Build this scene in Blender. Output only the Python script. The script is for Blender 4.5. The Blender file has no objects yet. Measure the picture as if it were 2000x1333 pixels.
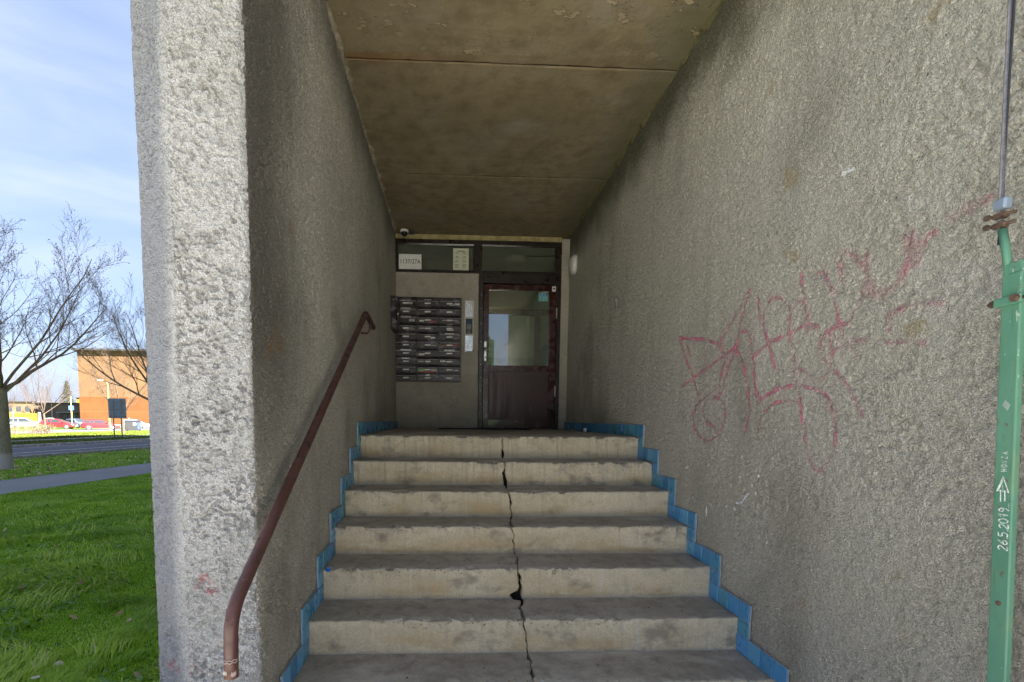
import bpy, bmesh, math, random
import numpy as np
from mathutils import Vector, Matrix

R = math.radians
random.seed(7)
rng = np.random.default_rng(7)
scene = bpy.context.scene
col = scene.collection

# ------------------------------------------------------------------ camera
cam_d = bpy.data.cameras.new('camera')
cam = bpy.data.objects.new('camera', cam_d)
col.objects.link(cam)
scene.camera = cam
cam_d.sensor_width = 36.0
cam_d.lens = 17.1
cam_d.shift_x = 0.039
cam_d.shift_y = 0.1142
cam_d.clip_start = 0.05
cam_d.clip_end = 3000
_yaw, _pit, _rol = 0.0417, -0.0808, 0.0086
_r = Vector((math.cos(_yaw), -math.sin(_yaw), 0))
_f = Vector((math.sin(_yaw)*math.cos(_pit), math.cos(_yaw)*math.cos(_pit), math.sin(_pit)))
_u = _r.cross(_f)
_rx = _r*math.cos(_rol) + _u*math.sin(_rol)
_ux = -_r*math.sin(_rol) + _u*math.cos(_rol)
cam.matrix_world = Matrix(((_rx.x, _ux.x, -_f.x, 0), (_rx.y, _ux.y, -_f.y, 0),
                           (_rx.z, _ux.z, -_f.z, 1.44), (0, 0, 0, 1)))

# ------------------------------------------------------------------ sky, sun, exposure
SUN_AZ, SUN_EL = 108.0, 28.0          # clockwise from +Y, degrees
world = bpy.data.worlds.new('World')
scene.world = world
world.use_nodes = True
wn, wl = world.node_tree.nodes, world.node_tree.links
sky = wn.new('ShaderNodeTexSky')
sky.sky_type = 'NISHITA'
sky.sun_disc = False
sky.sun_elevation = R(SUN_EL)
sky.sun_rotation = R(SUN_AZ)
sky.dust_density = 1.5
sky.air_density = 1.0
bg = wn['Background']
bg.inputs['Strength'].default_value = 0.052
tc = wn.new('ShaderNodeTexCoord')
mp = wn.new('ShaderNodeMapping')
mp.inputs['Scale'].default_value = (1.1, 1.6, 5.0)
mp.inputs['Rotation'].default_value = (0.22, 0.1, 0.5)
wl.new(tc.outputs['Generated'], mp.inputs['Vector'])
cn = wn.new('ShaderNodeTexNoise')
cn.inputs['Scale'].default_value = 1.7
cn.inputs['Detail'].default_value = 7
cn.inputs['Roughness'].default_value = 0.55
cn.inputs['Distortion'].default_value = 0.6
wl.new(mp.outputs[0], cn.inputs['Vector'])
cr = wn.new('ShaderNodeValToRGB')
cr.color_ramp.elements[0].position = 0.33
cr.color_ramp.elements[0].color = (0.88, 0.88, 0.88, 1)
cr.color_ramp.elements[1].position = 0.72
cr.color_ramp.elements[1].color = (0.95, 0.95, 0.95, 1)
wl.new(cn.outputs[0], cr.inputs[0])
cc = wn.new('ShaderNodeValToRGB')          # thin grey-blue veil to brighter cloud
cc.color_ramp.elements[0].position = 0.38
cc.color_ramp.elements[0].color = (0.58, 0.74, 1.20, 1)
cc.color_ramp.elements[1].position = 0.70
cc.color_ramp.elements[1].color = (1.06, 1.19, 1.52, 1)
wl.new(cn.outputs[0], cc.inputs[0])
cm = wn.new('ShaderNodeMix')
cm.data_type = 'RGBA'
wl.new(cc.outputs[0], cm.inputs['B'])
wl.new(cr.outputs[0], cm.inputs['Factor'])
wl.new(sky.outputs[0], cm.inputs['A'])
wl.new(cm.outputs['Result'], bg.inputs['Color'])

sun_d = bpy.data.lights.new('sun', 'SUN')
sun_d.energy = 5.0
sun_d.angle = R(0.6)
sun_d.color = (1.0, 0.93, 0.84)
sun = bpy.data.objects.new('sun', sun_d)
col.objects.link(sun)
sun.location = (40, -20, 40)
_sd = Vector((math.sin(R(SUN_AZ))*math.cos(R(SUN_EL)), math.cos(R(SUN_AZ))*math.cos(R(SUN_EL)), math.sin(R(SUN_EL))))
sun.rotation_euler = _sd.to_track_quat('Z', 'Y').to_euler()

scene.view_settings.view_transform = 'Standard'
scene.view_settings.look = 'None'
scene.view_settings.gamma = 1.0
scene.view_settings.exposure = 3.85
scene.view_settings.use_curve_mapping = False
scene.cycles.max_bounces = 8
scene.cycles.diffuse_bounces = 5
scene.cycles.transparent_max_bounces = 12

# ------------------------------------------------------------------ helpers: objects
def tag(o, label=None, cat=None, group=None, kind=None):
    if label: o['label'] = label
    if cat: o['category'] = cat
    if group: o['group'] = group
    if kind: o['kind'] = kind
    return o

def thing(name, label, cat, loc=(0, 0, 0), rz=0.0, group=None):
    o = bpy.data.objects.new(name, None)
    o.empty_display_size = 0.1
    col.objects.link(o)
    o.location = loc
    o.rotation_euler = (0, 0, rz)
    return tag(o, label, cat, group)

def mk(name, me, mat=None, parent=None, loc=None, rot=None, scale=None):
    o = bpy.data.objects.new(name, me)
    col.objects.link(o)
    if mat is not None and not me.materials:
        for m in (mat if isinstance(mat, (list, tuple)) else [mat]):
            me.materials.append(m)
    if parent is not None: o.parent = parent
    if loc is not None: o.location = loc
    if rot is not None: o.rotation_euler = rot
    if scale is not None: o.scale = scale
    return o

def copy_tree(o, parent=None):
    c = o.copy()
    col.objects.link(c)
    c.parent = parent
    for ch in o.children:
        copy_tree(ch, c)
    return c

def mesh_np(name, verts, faces, smooth=True, mats=None):
    """verts (n,3); faces: list of int arrays (m,3) or (m,4)"""
    me = bpy.data.meshes.new(name)
    verts = np.asarray(verts, np.float32)
    if not isinstance(faces, list): faces = [faces]
    faces = [np.asarray(f, np.int32) for f in faces if len(f)]
    loops = np.concatenate([f.ravel() for f in faces])
    tot = np.concatenate([np.full(len(f), f.shape[1], np.int32) for f in faces])
    start = np.concatenate([[0], np.cumsum(tot)[:-1]]).astype(np.int32)
    me.vertices.add(len(verts))
    me.vertices.foreach_set('co', verts.ravel())
    me.loops.add(len(loops))
    me.loops.foreach_set('vertex_index', loops)
    me.polygons.add(len(tot))
    me.polygons.foreach_set('loop_start', start)
    me.polygons.foreach_set('loop_total', tot)
    if mats is not None:
        me.polygons.foreach_set('material_index', np.asarray(mats, np.int32))
    me.update(calc_edges=True)
    me.validate()
    me.polygons.foreach_set('use_smooth', np.full(len(me.polygons), bool(smooth)))
    return me

def vattr(me, name, vals):
    a = me.attributes.new(name, 'FLOAT', 'POINT')
    a.data.foreach_set('value', np.asarray(vals, np.float32))

def grid_faces(nu, nv, flip=False):
    i = np.arange(nu-1)[:, None]
    j = np.arange(nv-1)[None, :]
    a = (i*nv+j).ravel(); b = ((i+1)*nv+j).ravel(); c = ((i+1)*nv+j+1).ravel(); d = (i*nv+j+1).ravel()
    return np.stack([a, d, c, b] if flip else [a, b, c, d], 1)

class MB:
    """collects shapes, builds ONE mesh object"""
    def __init__(s): s.bm = bmesh.new()
    def box(s, x0, x1, y0, y1, z0, z1, bev=0.0, seg=1):
        r = bmesh.ops.create_cube(s.bm, size=1.0)
        vs = r['verts']
        for v in vs:
            v.co = Vector((x0 if v.co.x < 0 else x1, y0 if v.co.y < 0 else y1, z0 if v.co.z < 0 else z1))
        if bev > 0:
            es = list({e for v in vs for e in v.link_edges})
            bmesh.ops.bevel(s.bm, geom=es, offset=bev, segments=seg, affect='EDGES', profile=0.5)
        return s
    def poly(s, pts):
        s.bm.faces.new([s.bm.verts.new(p) for p in pts]); return s
    def prism(s, pts, vec, bev=0.0):
        vec = Vector(vec)
        a = [s.bm.verts.new(p) for p in pts]; b = [s.bm.verts.new(Vector(p)+vec) for p in pts]
        fs = [s.bm.faces.new(a), s.bm.faces.new(list(reversed(b)))]
        for i in range(len(a)):
            j = (i+1) % len(a)
            fs.append(s.bm.faces.new([a[j], a[i], b[i], b[j]]))
        bmesh.ops.recalc_face_normals(s.bm, faces=fs)
        if bev:
            es = list({e for f in fs for e in f.edges})
            bmesh.ops.bevel(s.bm, geom=es, offset=bev, segments=1, affect='EDGES')
        return s
    def tube(s, pts, rad, n=10, cap=True):
        pts = [Vector(p) for p in pts]
        if not hasattr(rad, '__len__'): rad = [rad]*len(pts)
        t0 = (pts[1]-pts[0]).normalized()
        up = Vector((0, 0, 1)) if abs(t0.z) < .9 else Vector((1, 0, 0))
        nrm = t0.cross(up).normalized()
        rings = []
        for i, p in enumerate(pts):
            t = (pts[min(i+1, len(pts)-1)]-pts[max(i-1, 0)]).normalized()
            nrm = (nrm - t*nrm.dot(t)).normalized()
            bn = t.cross(nrm)
            rings.append([s.bm.verts.new(p + (nrm*math.cos(2*math.pi*k/n)+bn*math.sin(2*math.pi*k/n))*rad[i]) for k in range(n)])
        for a, b in zip(rings, rings[1:]):
            for k in range(n):
                s.bm.faces.new([a[k], a[(k+1) % n], b[(k+1) % n], b[k]])
        if cap:
            s.bm.faces.new(list(reversed(rings[0]))); s.bm.faces.new(rings[-1])
        return s
    def lathe(s, prof, c=(0, 0, 0), axis='z', n=20):
        c = Vector(c); rings = []
        for (r, h) in prof:
            ring = []
            for k in range(n):
                a = 2*math.pi*k/n
                p = {'z': (r*math.cos(a), r*math.sin(a), h), 'x': (h, r*math.cos(a), r*math.sin(a)),
                     'y': (r*math.sin(a), h, r*math.cos(a))}[axis]
                ring.append(s.bm.verts.new(c+Vector(p)))
            rings.append(ring)
        for a, b in zip(rings, rings[1:]):
            for k in range(n):
                s.bm.faces.new([a[k], a[(k+1) % n], b[(k+1) % n], b[k]])
        s.bm.faces.new(list(reversed(rings[0]))); s.bm.faces.new(rings[-1])
        return s
    def mesh(s, name, smooth=False):
        bmesh.ops.recalc_face_normals(s.bm, faces=s.bm.faces[:])
        me = bpy.data.meshes.new(name)
        s.bm.to_mesh(me); s.bm.free()
        if smooth:
            for p in me.polygons: p.use_smooth = True
        return me
    def build(s, name, mat, parent=None, smooth=False, **k):
        o = mk(name, s.mesh(name, smooth), mat, parent, **k)
        return o

def smooth_by_angle(o, deg=35):
    me = o.data
    for p in me.polygons: p.use_smooth = True
    me.set_sharp_from_angle(angle=R(deg))
    return o

# ------------------------------------------------------------------ helpers: numpy noise
def _hash(ix, iy, seed):
    h = (ix.astype(np.int64)*374761393 + iy.astype(np.int64)*668265263 + seed*1442695041) & 0xFFFFFFFF
    h = ((h ^ (h >> 13))*1274126177) & 0xFFFFFFFF
    return ((h ^ (h >> 16)) & 0xFFFF)/65535.0

def vnoise(x, y, seed=0):
    ix = np.floor(x); iy = np.floor(y); fx = x-ix; fy = y-iy
    ix = ix.astype(np.int64); iy = iy.astype(np.int64)
    ux = fx*fx*fx*(fx*(fx*6-15)+10); uy = fy*fy*fy*(fy*(fy*6-15)+10)
    a = _hash(ix, iy, seed); b = _hash(ix+1, iy, seed); c = _hash(ix, iy+1, seed); d = _hash(ix+1, iy+1, seed)
    return (a*(1-ux)+b*ux)*(1-uy)+(c*(1-ux)+d*ux)*uy

def fbm(x, y, f, oct=4, seed=0, gain=.5):
    s = 0; a = 1; t = 0
    for k in range(oct):
        s = s+a*vnoise(x*f*(2.03**k)+k*17.3, y*f*(2.03**k)-k*9.1, seed+k); t += a; a *= gain
    return s/t

def billow(x, y, f, oct=3, seed=0, gain=.55):
    s = 0; a = 1; t = 0
    for k in range(oct):
        s = s+a*np.abs(2*vnoise(x*f*(2.03**k)+k*17.3, y*f*(2.03**k)-k*9.1, seed+k)-1); t += a; a *= gain
    return s/t

def sstep(a, b, x):
    t = np.clip((x-a)/(b-a), 0, 1)
    return t*t*(3-2*t)

# ------------------------------------------------------------------ helpers: materials
class MT:
    def __init__(s, name, rough=0.9, spec=0.3):
        s.m = bpy.data.materials.new(name); s.m.use_nodes = True
        s.n = s.m.node_tree.nodes; s.l = s.m.node_tree.links
        s.b = s.n['Principled BSDF']
        s.b.inputs['Roughness'].default_value = rough
        s.b.inputs['Specular IOR Level'].default_value = spec
        s._pos = None
    def pos(s):
        if s._pos is None:
            s._pos = s.n.new('ShaderNodeNewGeometry').outputs['Position']
        return s._pos
    def obj(s): return s.n.new('ShaderNodeTexCoord').outputs['Object']
    def put(s, sock, v):
        if isinstance(v, bpy.types.NodeSocket): s.l.new(v, sock)
        elif isinstance(v, (tuple, list)) and len(v) == 3 and sock.type == 'RGBA': sock.default_value = (*v, 1)
        else: sock.default_value = v
    def map(s, v, scale=(1, 1, 1), loc=(0, 0, 0), rot=(0, 0, 0)):
        n = s.n.new('ShaderNodeMapping'); s.put(n.inputs[0], v)
        n.inputs['Scale'].default_value = scale; n.inputs['Location'].default_value = loc; n.inputs['Rotation'].default_value = rot
        return n.outputs[0]
    def noise(s, scale, detail=4, rough=.55, vec=None, dist=0):
        n = s.n.new('ShaderNodeTexNoise')
        s.put(n.inputs['Vector'], vec if vec is not None else s.pos())
        n.inputs['Scale'].default_value = scale; n.inputs['Detail'].default_value = detail
        n.inputs['Roughness'].default_value = rough; n.inputs['Distortion'].default_value = dist
        return n.outputs[0]
    def vor(s, scale, out='Distance', vec=None, rnd=1):
        n = s.n.new('ShaderNodeTexVoronoi')
        s.put(n.inputs['Vector'], vec if vec is not None else s.pos())
        n.inputs['Scale'].default_value = scale; n.inputs['Randomness'].default_value = rnd
        return n.outputs[out]
    def math(s, op, a, b=0.0, c=0.0, clamp=False):
        n = s.n.new('ShaderNodeMath'); n.operation = op; n.use_clamp = clamp
        s.put(n.inputs[0], a); s.put(n.inputs[1], b); s.put(n.inputs[2], c)
        return n.outputs[0]
    def rng(s, v, a, b, c=0.0, d=1.0, smooth=True):
        n = s.n.new('ShaderNodeMapRange'); n.interpolation_type = 'SMOOTHSTEP' if smooth else 'LINEAR'
        s.put(n.inputs[0], v)
        for i, q in enumerate((a, b, c, d)): s.put(n.inputs[1+i], q)
        return n.outputs[0]
    def ramp(s, v, stops):
        n = s.n.new('ShaderNodeValToRGB'); s.put(n.inputs[0], v)
        e = n.color_ramp.elements
        while len(e) < len(stops): e.new(0.5)
        for q, (p, c) in zip(e, stops): q.position = p; q.color = (*c, 1)
        return n.outputs[0]
    def mix(s, f, a, b, blend='MIX'):
        n = s.n.new('ShaderNodeMix'); n.data_type = 'RGBA'; n.blend_type = blend
        s.put(n.inputs[0], f); s.put(n.inputs[6], a); s.put(n.inputs[7], b)
        return n.outputs[2]
    def xyz(s, v=None):
        n = s.n.new('ShaderNodeSeparateXYZ'); s.put(n.inputs[0], v if v is not None else s.pos())
        return n.outputs
    def attr(s, name):
        n = s.n.new('ShaderNodeAttribute'); n.attribute_name = name
        return n.outputs['Fac']
    def rand(s): return s.n.new('ShaderNodeObjectInfo').outputs['Random']
    def bump(s, h, strength=.5, dist=.01, nrm=None):
        n = s.n.new('ShaderNodeBump'); s.put(n.inputs['Height'], h)
        n.inputs['Strength'].default_value = strength; n.inputs['Distance'].default_value = dist
        if nrm is not None: s.put(n.inputs['Normal'], nrm)
        return n.outputs[0]
    def done(s, color=None, normal=None, rough=None, metal=None):
        if color is not None: s.put(s.b.inputs['Base Color'], color)
        if normal is not None: s.put(s.b.inputs['Normal'], normal)
        if rough is not None: s.put(s.b.inputs['Roughness'], rough)
        if metal is not None: s.put(s.b.inputs['Metallic'], metal)
        return s.m

def plain(name, c, rough=.6, metal=0, spec=.4, var=.12, scale=18):
    t = MT(name, rough, spec)
    n = t.noise(scale, 4, .6, t.obj())
    k = t.rng(n, .3, .7, 1-var, 1+var)
    cc = t.mix(1.0, c, t.mix(1.0, (1, 1, 1), k, 'MULTIPLY'), 'MULTIPLY')
    r = t.rng(t.noise(scale*2.3, 3, .6, t.obj()), .3, .7, max(.05, rough-.1), min(1, rough+.12))
    return t.done(cc, None, r, metal)

def glassy(name, tint=(.9, .95, .92), refl=.16, dirt=.04):
    t = MT(name)
    n, l = t.n, t.l
    n.remove(t.b)
    tr = n.new('ShaderNodeBsdfTransparent'); tr.inputs[0].default_value = (*tint, 1)
    gl = n.new('ShaderNodeBsdfGlossy'); gl.inputs['Roughness'].default_value = .01
    df = n.new('ShaderNodeBsdfDiffuse'); df.inputs[0].default_value = (.5, .5, .45, 1)
    m1 = n.new('ShaderNodeMixShader'); m2 = n.new('ShaderNodeMixShader')
    lw = n.new('ShaderNodeLayerWeight'); lw.inputs['Blend'].default_value = .25
    t.put(m1.inputs[0], t.math('ADD', t.math('MULTIPLY', lw.outputs['Fresnel'], .55), refl, clamp=True))
    l.new(tr.outputs[0], m1.inputs[1]); l.new(gl.outputs[0], m1.inputs[2])
    t.put(m2.inputs[0], t.rng(t.noise(6, 5, .6, t.obj()), .4, .8, dirt*.3, dirt*2))
    l.new(m1.outputs[0], m2.inputs[1]); l.new(df.outputs[0], m2.inputs[2])
    l.new(m2.outputs[0], n['Material Output'].inputs[0])
    return t.m

# ------------------------------------------------------------------ key dimensions (metres)
XL, XR = -0.760, 1.5715          # inner faces of the two entrance walls
YF = 1.895                        # front end of the left wall
YB = 6.72                         # back wall with door
Z0 = 1.30                         # landing
ZC = 3.885                        # ceiling
TREAD, RISE = 0.30, 0.1845
YN = 4.0                          # landing nosing

# ================================================================== SETTING: ground, road, paths
def lateral(x, y): return -(x-.15*y)          # distance from the building across the road
def gheight(x, y):
    n = lateral(x, y)
    return -.62*sstep(26, 62, n) + .03*(fbm(x, y, .12, 3, 91)-.5)*sstep(4, 9, n)

def grass_mat(name, near=True):
    t = MT(name, .95, .1)
    a = t.noise(.7, 4, .6); b = t.noise(14, 4, .7); c = t.noise(90, 2, .6)
    g = t.ramp(b, [(.25, (.075, .18, .015)), (.5, (.13, .28, .025)), (.75, (.20, .35, .04))])
    g = t.mix(t.rng(a, .45, .75, 0, .45), g, (.13, .14, .035))
    q = t.xyz()
    lat = t.math('SUBTRACT', t.math('MULTIPLY', q[1], .15), q[0])
    g = t.mix(t.rng(lat, 27, 31, 0, .8), g, (.085, .11, .010))
    g = t.mix(t.rng(c, .3, .7, .0, .45), g, (.02, .04, .008))
    return t.done(g, t.bump(t.math('ADD', b, c), .8, .05))

M_ground = grass_mat('lawn_soil')
# ground sheet: finer near the building, coarse to the horizon
def axis_pts(neg, pos):
    a = [0.0]; s = 1.2
    while a[-1] < pos: a.append(a[-1]+s); s *= 1.06
    b = [0.0]; s = 1.2
    while b[-1] < neg: b.append(b[-1]+s); s *= 1.06
    return np.array([-v for v in reversed(b[1:])]+a)
gx = axis_pts(900, 700); gy = axis_pts(500, 1100)
GX, GY = np.meshgrid(gx, gy, indexing='ij')
GZ = gheight(GX, GY)
me = mesh_np('ground', np.stack([GX, GY, GZ], -1).reshape(-1, 3), grid_faces(len(gx), len(gy)))
o = mk('ground', me, M_ground); tag(o, 'green lawn and soil reaching to the horizon', 'ground', kind='structure')

def strip(name, n0, n1, y0, y1, mat, dz, label, cat, step=2.0):
    ys = np.arange(y0, y1+step, step); ns = np.linspace(n0, n1, max(2, int(abs(n1-n0)/1.0)+1))
    YS, NS = np.meshgrid(ys, ns, indexing='ij')
    XS = -NS+.15*YS
    me = mesh_np(name, np.stack([XS, YS, gheight(XS, YS)+dz], -1).reshape(-1, 3), grid_faces(len(ys), len(ns)))
    if me.polygons[0].normal.z < 0: me.flip_normals()
    return tag(mk(name, me, mat), label, cat, kind='structure')

def asphalt(name, lo, hi, seed=0):
    t = MT(name, .85, .35)
    a = t.noise(.35, 4, .6); b = t.noise(60, 3, .7); c = t.vor(110)
    k = t.mix(t.rng(a, .3, .7), lo, hi)
    k = t.mix(t.rng(b, .35, .7, 0, .5), k, (lo[0]*.6, lo[1]*.6, lo[2]*.6))
    ck = t.math('SUBTRACT', 1, t.rng(t.vor(.45, 'Distance'), .0, .02), clamp=True)
    return t.done(k, t.bump(t.math('ADD', b, c), .5, .006))
M_road = asphalt('road_asphalt', (.058, .062, .075), (.085, .09, .105))
M_path = asphalt('path_asphalt', (.17, .175, .185), (.23, .235, .24))
M_conc = asphalt('paving_concrete', (.49, .48, .45), (.57, .56, .53))
strip('footpath', 9.42, 11.42, -60, 140, M_path, .006, 'grey asphalt footpath crossing the lawn in front of the tree', 'path')
strip('road', 16.55, 22.25, -80, 220, M_road, -.05+.056, 'dark grey asphalt road with white lane line', 'road')
strip('far_footpath', 27.3, 28.5, -60, 160, M_path, .006, 'narrow grey footpath beyond the road', 'path')
t = MT('road_paint', .7)
M_white = t.done(t.mix(t.rng(t.noise(9, 5, .7), .42, .62), (.62, .62, .6), (.12, .12, .13)))
strip('lane_line', 18.85, 18.99, -60, 200, M_white, .0105, 'thin white painted line along the road', 'road marking')
strip('edge_line', 21.55, 21.65, -60, 200, M_white, .0105, 'faint white edge line at the far side of the road', 'road marking')
strip('parking_lot', 52, 66, 30, 110, asphalt('parking_asphalt', (.09, .09, .095), (.13, .13, .13)), .008, 'asphalt car park beyond the far lawn', 'car park')
# unseen paving before the stairs, made wide and pale to bounce sunlight
ys = np.array([-45., -20, -6, -.9]); xs = np.array([-9.5, -5, 0, 1.6, 8, 30.])
YS, XS = np.meshgrid(ys, xs, indexing='ij')
me = mesh_np('entrance_paving', np.stack([XS, YS, XS*0+.008], -1).reshape(-1, 3), grid_faces(len(ys), len(xs), True))
if me.polygons[0].normal.z < 0: me.flip_normals()
tag(mk('entrance_paving', me, M_conc), 'unseen pale concrete paving before the stairs, widened to bounce sunlight', 'paving', kind='structure')

me = mesh_np('bounce_paving', np.array([(-9.5, -.9, .008), (-.95, -.9, .008), (-.95, 1.45, .008), (-9.5, 1.45, .008)]), np.array([(0, 1, 2, 3)]))  # out-of-view slab added to bounce sunlight into the entrance
tag(mk('bounce_paving', me, M_conc), 'unseen pale paving added beside the stairs to bounce sunlight', 'paving', kind='structure')
me = mesh_np('stair_apron', np.array([(-.95, -.9, .008), (1.6, -.9, .008), (1.6, 2.3, .008), (-.95, 2.3, .008)]), np.array([(0, 1, 2, 3)]))
tag(mk('stair_apron', me, M_conc), 'concrete apron at the foot of the stairs', 'paving', kind='structure')
# kerb stones along the far side of the road
M_kerb = plain('kerb_stone', (.26, .25, .235), .9, var=.3, scale=9)
kerb = bpy.data.objects.new('kerb', None); col.objects.link(kerb); tag(kerb, 'low grey stone kerb along the far edge of the road', 'kerb', kind='structure')
kme = MB().box(-.075, .075, -.49, .49, -.05, .11, .012).mesh('kerb_stone')
ang = math.atan(.15)
for i in range(70):
    s = 8+i*1.0
    y = s*math.cos(ang); x = -22.33+.15*y
    mk('kerb_stone', kme, M_kerb, kerb, loc=(x, y, float(gheight(np.array(x), np.array(y)))), rot=(0, 0, -ang))
kme2 = MB().box(-.06, .06, -.49, .49, -.05, .10, .012).mesh('kerb_stone')
for i in range(60):
    s = 8+i*1.0
    y = s*math.cos(ang); x = -16.47+.15*y
    mk('kerb_stone', kme2, M_kerb, kerb, loc=(x, y, float(gheight(np.array(x), np.array(y)))), rot=(0, 0, -ang))

# ================================================================== APARTMENT BUILDING
bld = thing('apartment_building', 'grey rough rendered panel building with a deep covered entrance', 'building')

def rough_disp(u, v, seed, amp=1.0, th=0.0, fp=62):
    """relief of the coarse thrown render, metres, mostly <= 0 with crumbly highs"""
    # coordinates run downhill a little, as thrown mortar does
    uu = u+.25*v
    a = billow(uu, v*1.2, 85, 2, seed, .8)-.42
    dens = .45+.55*sstep(.35, .65, fbm(u, v, 4.5, 2, seed+41))
    pits = sstep(.63+th, .69+th, fbm(uu+3.1, v*1.3, fp, 2, seed+11))*dens
    holes = sstep(.68+th, .75+th, fbm(uu*1.0+8.7, v*1.5, 34, 3, seed+13, .6))*(.3+.7*dens)
    big = fbm(u, v, 5, 3, seed+31)-.5
    return amp*(.0040*a-.0075*pits-.0080*holes+.005*big)

def var_pts(segs):
    out = []
    for a, b, s in segs:
        n = max(1, int(round((b-a)/s)))
        out += list(np.linspace(a, b, n, endpoint=False))
    out.append(segs[-1][1])
    return np.array(out)

# ---- right wall
def render_mat(name, c1, c2, c3, soot_shade=None, grain=1.0):
    t = MT(name, .95, .2)
    a = t.noise(1.1, 5, .6); b = t.noise(28, 4, .65); c = t.noise(130, 3, .7)
    k = t.mix(t.rng(a, .3, .7), c1, c2)
    k = t.mix(t.rng(b, .42, .75, 0, .55), k, c3)
    k = t.mix(t.rng(c, .3, .75, .30*grain, 0), k, (c1[0]*.45, c1[1]*.45, c1[2]*.42))
    # stray coloured pebbles of the aggregate
    cell = t.xyz(t.vor(48, 'Color'))
    near = t.rng(t.vor(48), .10, .38, .8, 0)
    k = t.mix(t.math('MULTIPLY', t.math('GREATER_THAN', cell[0], .988), near), k, (.38, .22, .10))
    k = t.mix(t.math('MULTIPLY', t.math('GREATER_THAN', cell[1], .985), near), k, (.17, .15, .12))
    k = t.mix(t.math('MULTIPLY', t.math('GREATER_THAN', cell[2], .97), near), k, (.66, .64, .60))
    gr = t.xyz(t.vor(165, 'Color')); gr2 = t.xyz(t.vor(290, 'Color'))  # mixed stone tones, also standing in for small shadows between grains
    k = t.mix(1.0, k, t.mix(gr[0], tuple(1-grain*q for q in (.34, .35, .38)), tuple(1+grain*q for q in (.24, .24, .23))), 'MULTIPLY')
    k = t.mix(1.0, k, t.mix(gr2[1], tuple(1-grain*q for q in (.27, .27, .29)), tuple(1+grain*q for q in (.24, .24, .24))), 'MULTIPLY')
    sp = t.noise(210, 3, .8)
    k = t.mix(t.rng(sp, .32, .50, .45*grain, 0), k, (c1[0]*.35, c1[1]*.34, c1[2]*.30))
    k = t.mix(t.rng(sp, .58, .72, 0, .4), k, (min(.8, c2[0]*1.35), min(.8, c2[1]*1.35), min(.8, c2[2]*1.38)))
    p = t.xyz()
    if soot_shade == 'right':
        st = t.noise(1.0, 4, .6, t.map(t.pos(), (1, 1.4, .6)))
        k = t.mix(t.rng(st, .5, .75, 0, .5), k, (.17, .155, .11))
        rn = t.noise(1.0, 5, .65, t.map(t.pos(), (1, 7, .5), (6, 2, 9)))
        k = t.mix(t.math('MULTIPLY', t.rng(rn, .52, .72), .18), k, (.24, .215, .165))
        pl = t.noise(2.6, 4, .6, t.map(t.pos(), (1, 1, 1), (12, 4, 3)))
        k = t.mix(t.math('MULTIPLY', t.rng(pl, .56, .70), .35), k, (.74, .72, .67))
        lo = t.math('MULTIPLY', t.rng(p[2], .3, 2.2, 1, 0), t.rng(t.noise(2.2, 3), .35, .65))
        k = t.mix(t.math('MULTIPLY', lo, .45), k, (.55, .50, .40))
        ye = t.rng(t.noise(5.5, 3, .5, t.map(t.pos(), (1, 1, 1), (4, 7, 1))), .68, .74)
        k = t.mix(t.math('MULTIPLY', ye, .5), k, (.46, .35, .17))
        # damp algae streak under the ceiling joint
        al = t.math('MULTIPLY', t.rng(t.math('ADD', p[2], t.math('MULTIPLY', t.noise(3, 4), .5)), 3.55, 4.05), .85)
        k = t.mix(al, k, (.09, .085, .045))
    if soot_shade == 'pillar':
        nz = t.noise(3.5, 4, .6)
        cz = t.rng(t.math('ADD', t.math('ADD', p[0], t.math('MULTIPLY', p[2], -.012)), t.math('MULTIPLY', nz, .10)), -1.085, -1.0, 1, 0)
        k = t.mix(t.math('MULTIPLY', cz, .8), k, (.27, .285, .325))  # bevel tinted blue-grey, its sky-lit look put into the colour
        dz = t.rng(t.noise(1.4, 4, .6, t.map(t.pos(), (1, 1, .7), (2, 0, 5))), .5, .7)
        k = t.mix(t.math('MULTIPLY', dz, .35), k, (.40, .39, .35))
    if soot_shade == 'left':
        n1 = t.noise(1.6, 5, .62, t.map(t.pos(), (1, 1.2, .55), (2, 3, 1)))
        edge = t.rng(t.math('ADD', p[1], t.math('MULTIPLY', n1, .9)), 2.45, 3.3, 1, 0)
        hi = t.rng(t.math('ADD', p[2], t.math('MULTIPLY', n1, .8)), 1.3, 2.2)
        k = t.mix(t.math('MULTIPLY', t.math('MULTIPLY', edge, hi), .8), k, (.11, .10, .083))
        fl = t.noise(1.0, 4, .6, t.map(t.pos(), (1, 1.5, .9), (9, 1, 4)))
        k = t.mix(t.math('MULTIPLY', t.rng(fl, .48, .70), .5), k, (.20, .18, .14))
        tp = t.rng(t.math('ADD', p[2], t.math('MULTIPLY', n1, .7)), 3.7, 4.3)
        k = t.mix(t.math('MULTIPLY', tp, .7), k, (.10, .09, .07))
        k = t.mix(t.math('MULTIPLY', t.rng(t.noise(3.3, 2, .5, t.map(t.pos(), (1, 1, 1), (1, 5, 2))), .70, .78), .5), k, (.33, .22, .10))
    f = t.noise(330, 3, .8)
    g2 = t.math('ADD', t.math('MULTIPLY', t.vor(160), -1.0), t.math('MULTIPLY', t.vor(230), -.6))
    bm = t.bump(f, 1.0, .005, t.bump(g2, 1.0, .009))
    return t.done(k, bm)
M_rwall = render_mat('render_right', (.71, .675, .595), (.79, .755, .67), (.62, .58, .49), 'right', .7)
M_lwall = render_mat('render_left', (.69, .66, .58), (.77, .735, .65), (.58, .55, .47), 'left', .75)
M_pillar = render_mat('render_pillar', (.60, .60, .605), (.68, .68, .685), (.53, .525, .51), 'pillar', .5)
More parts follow.
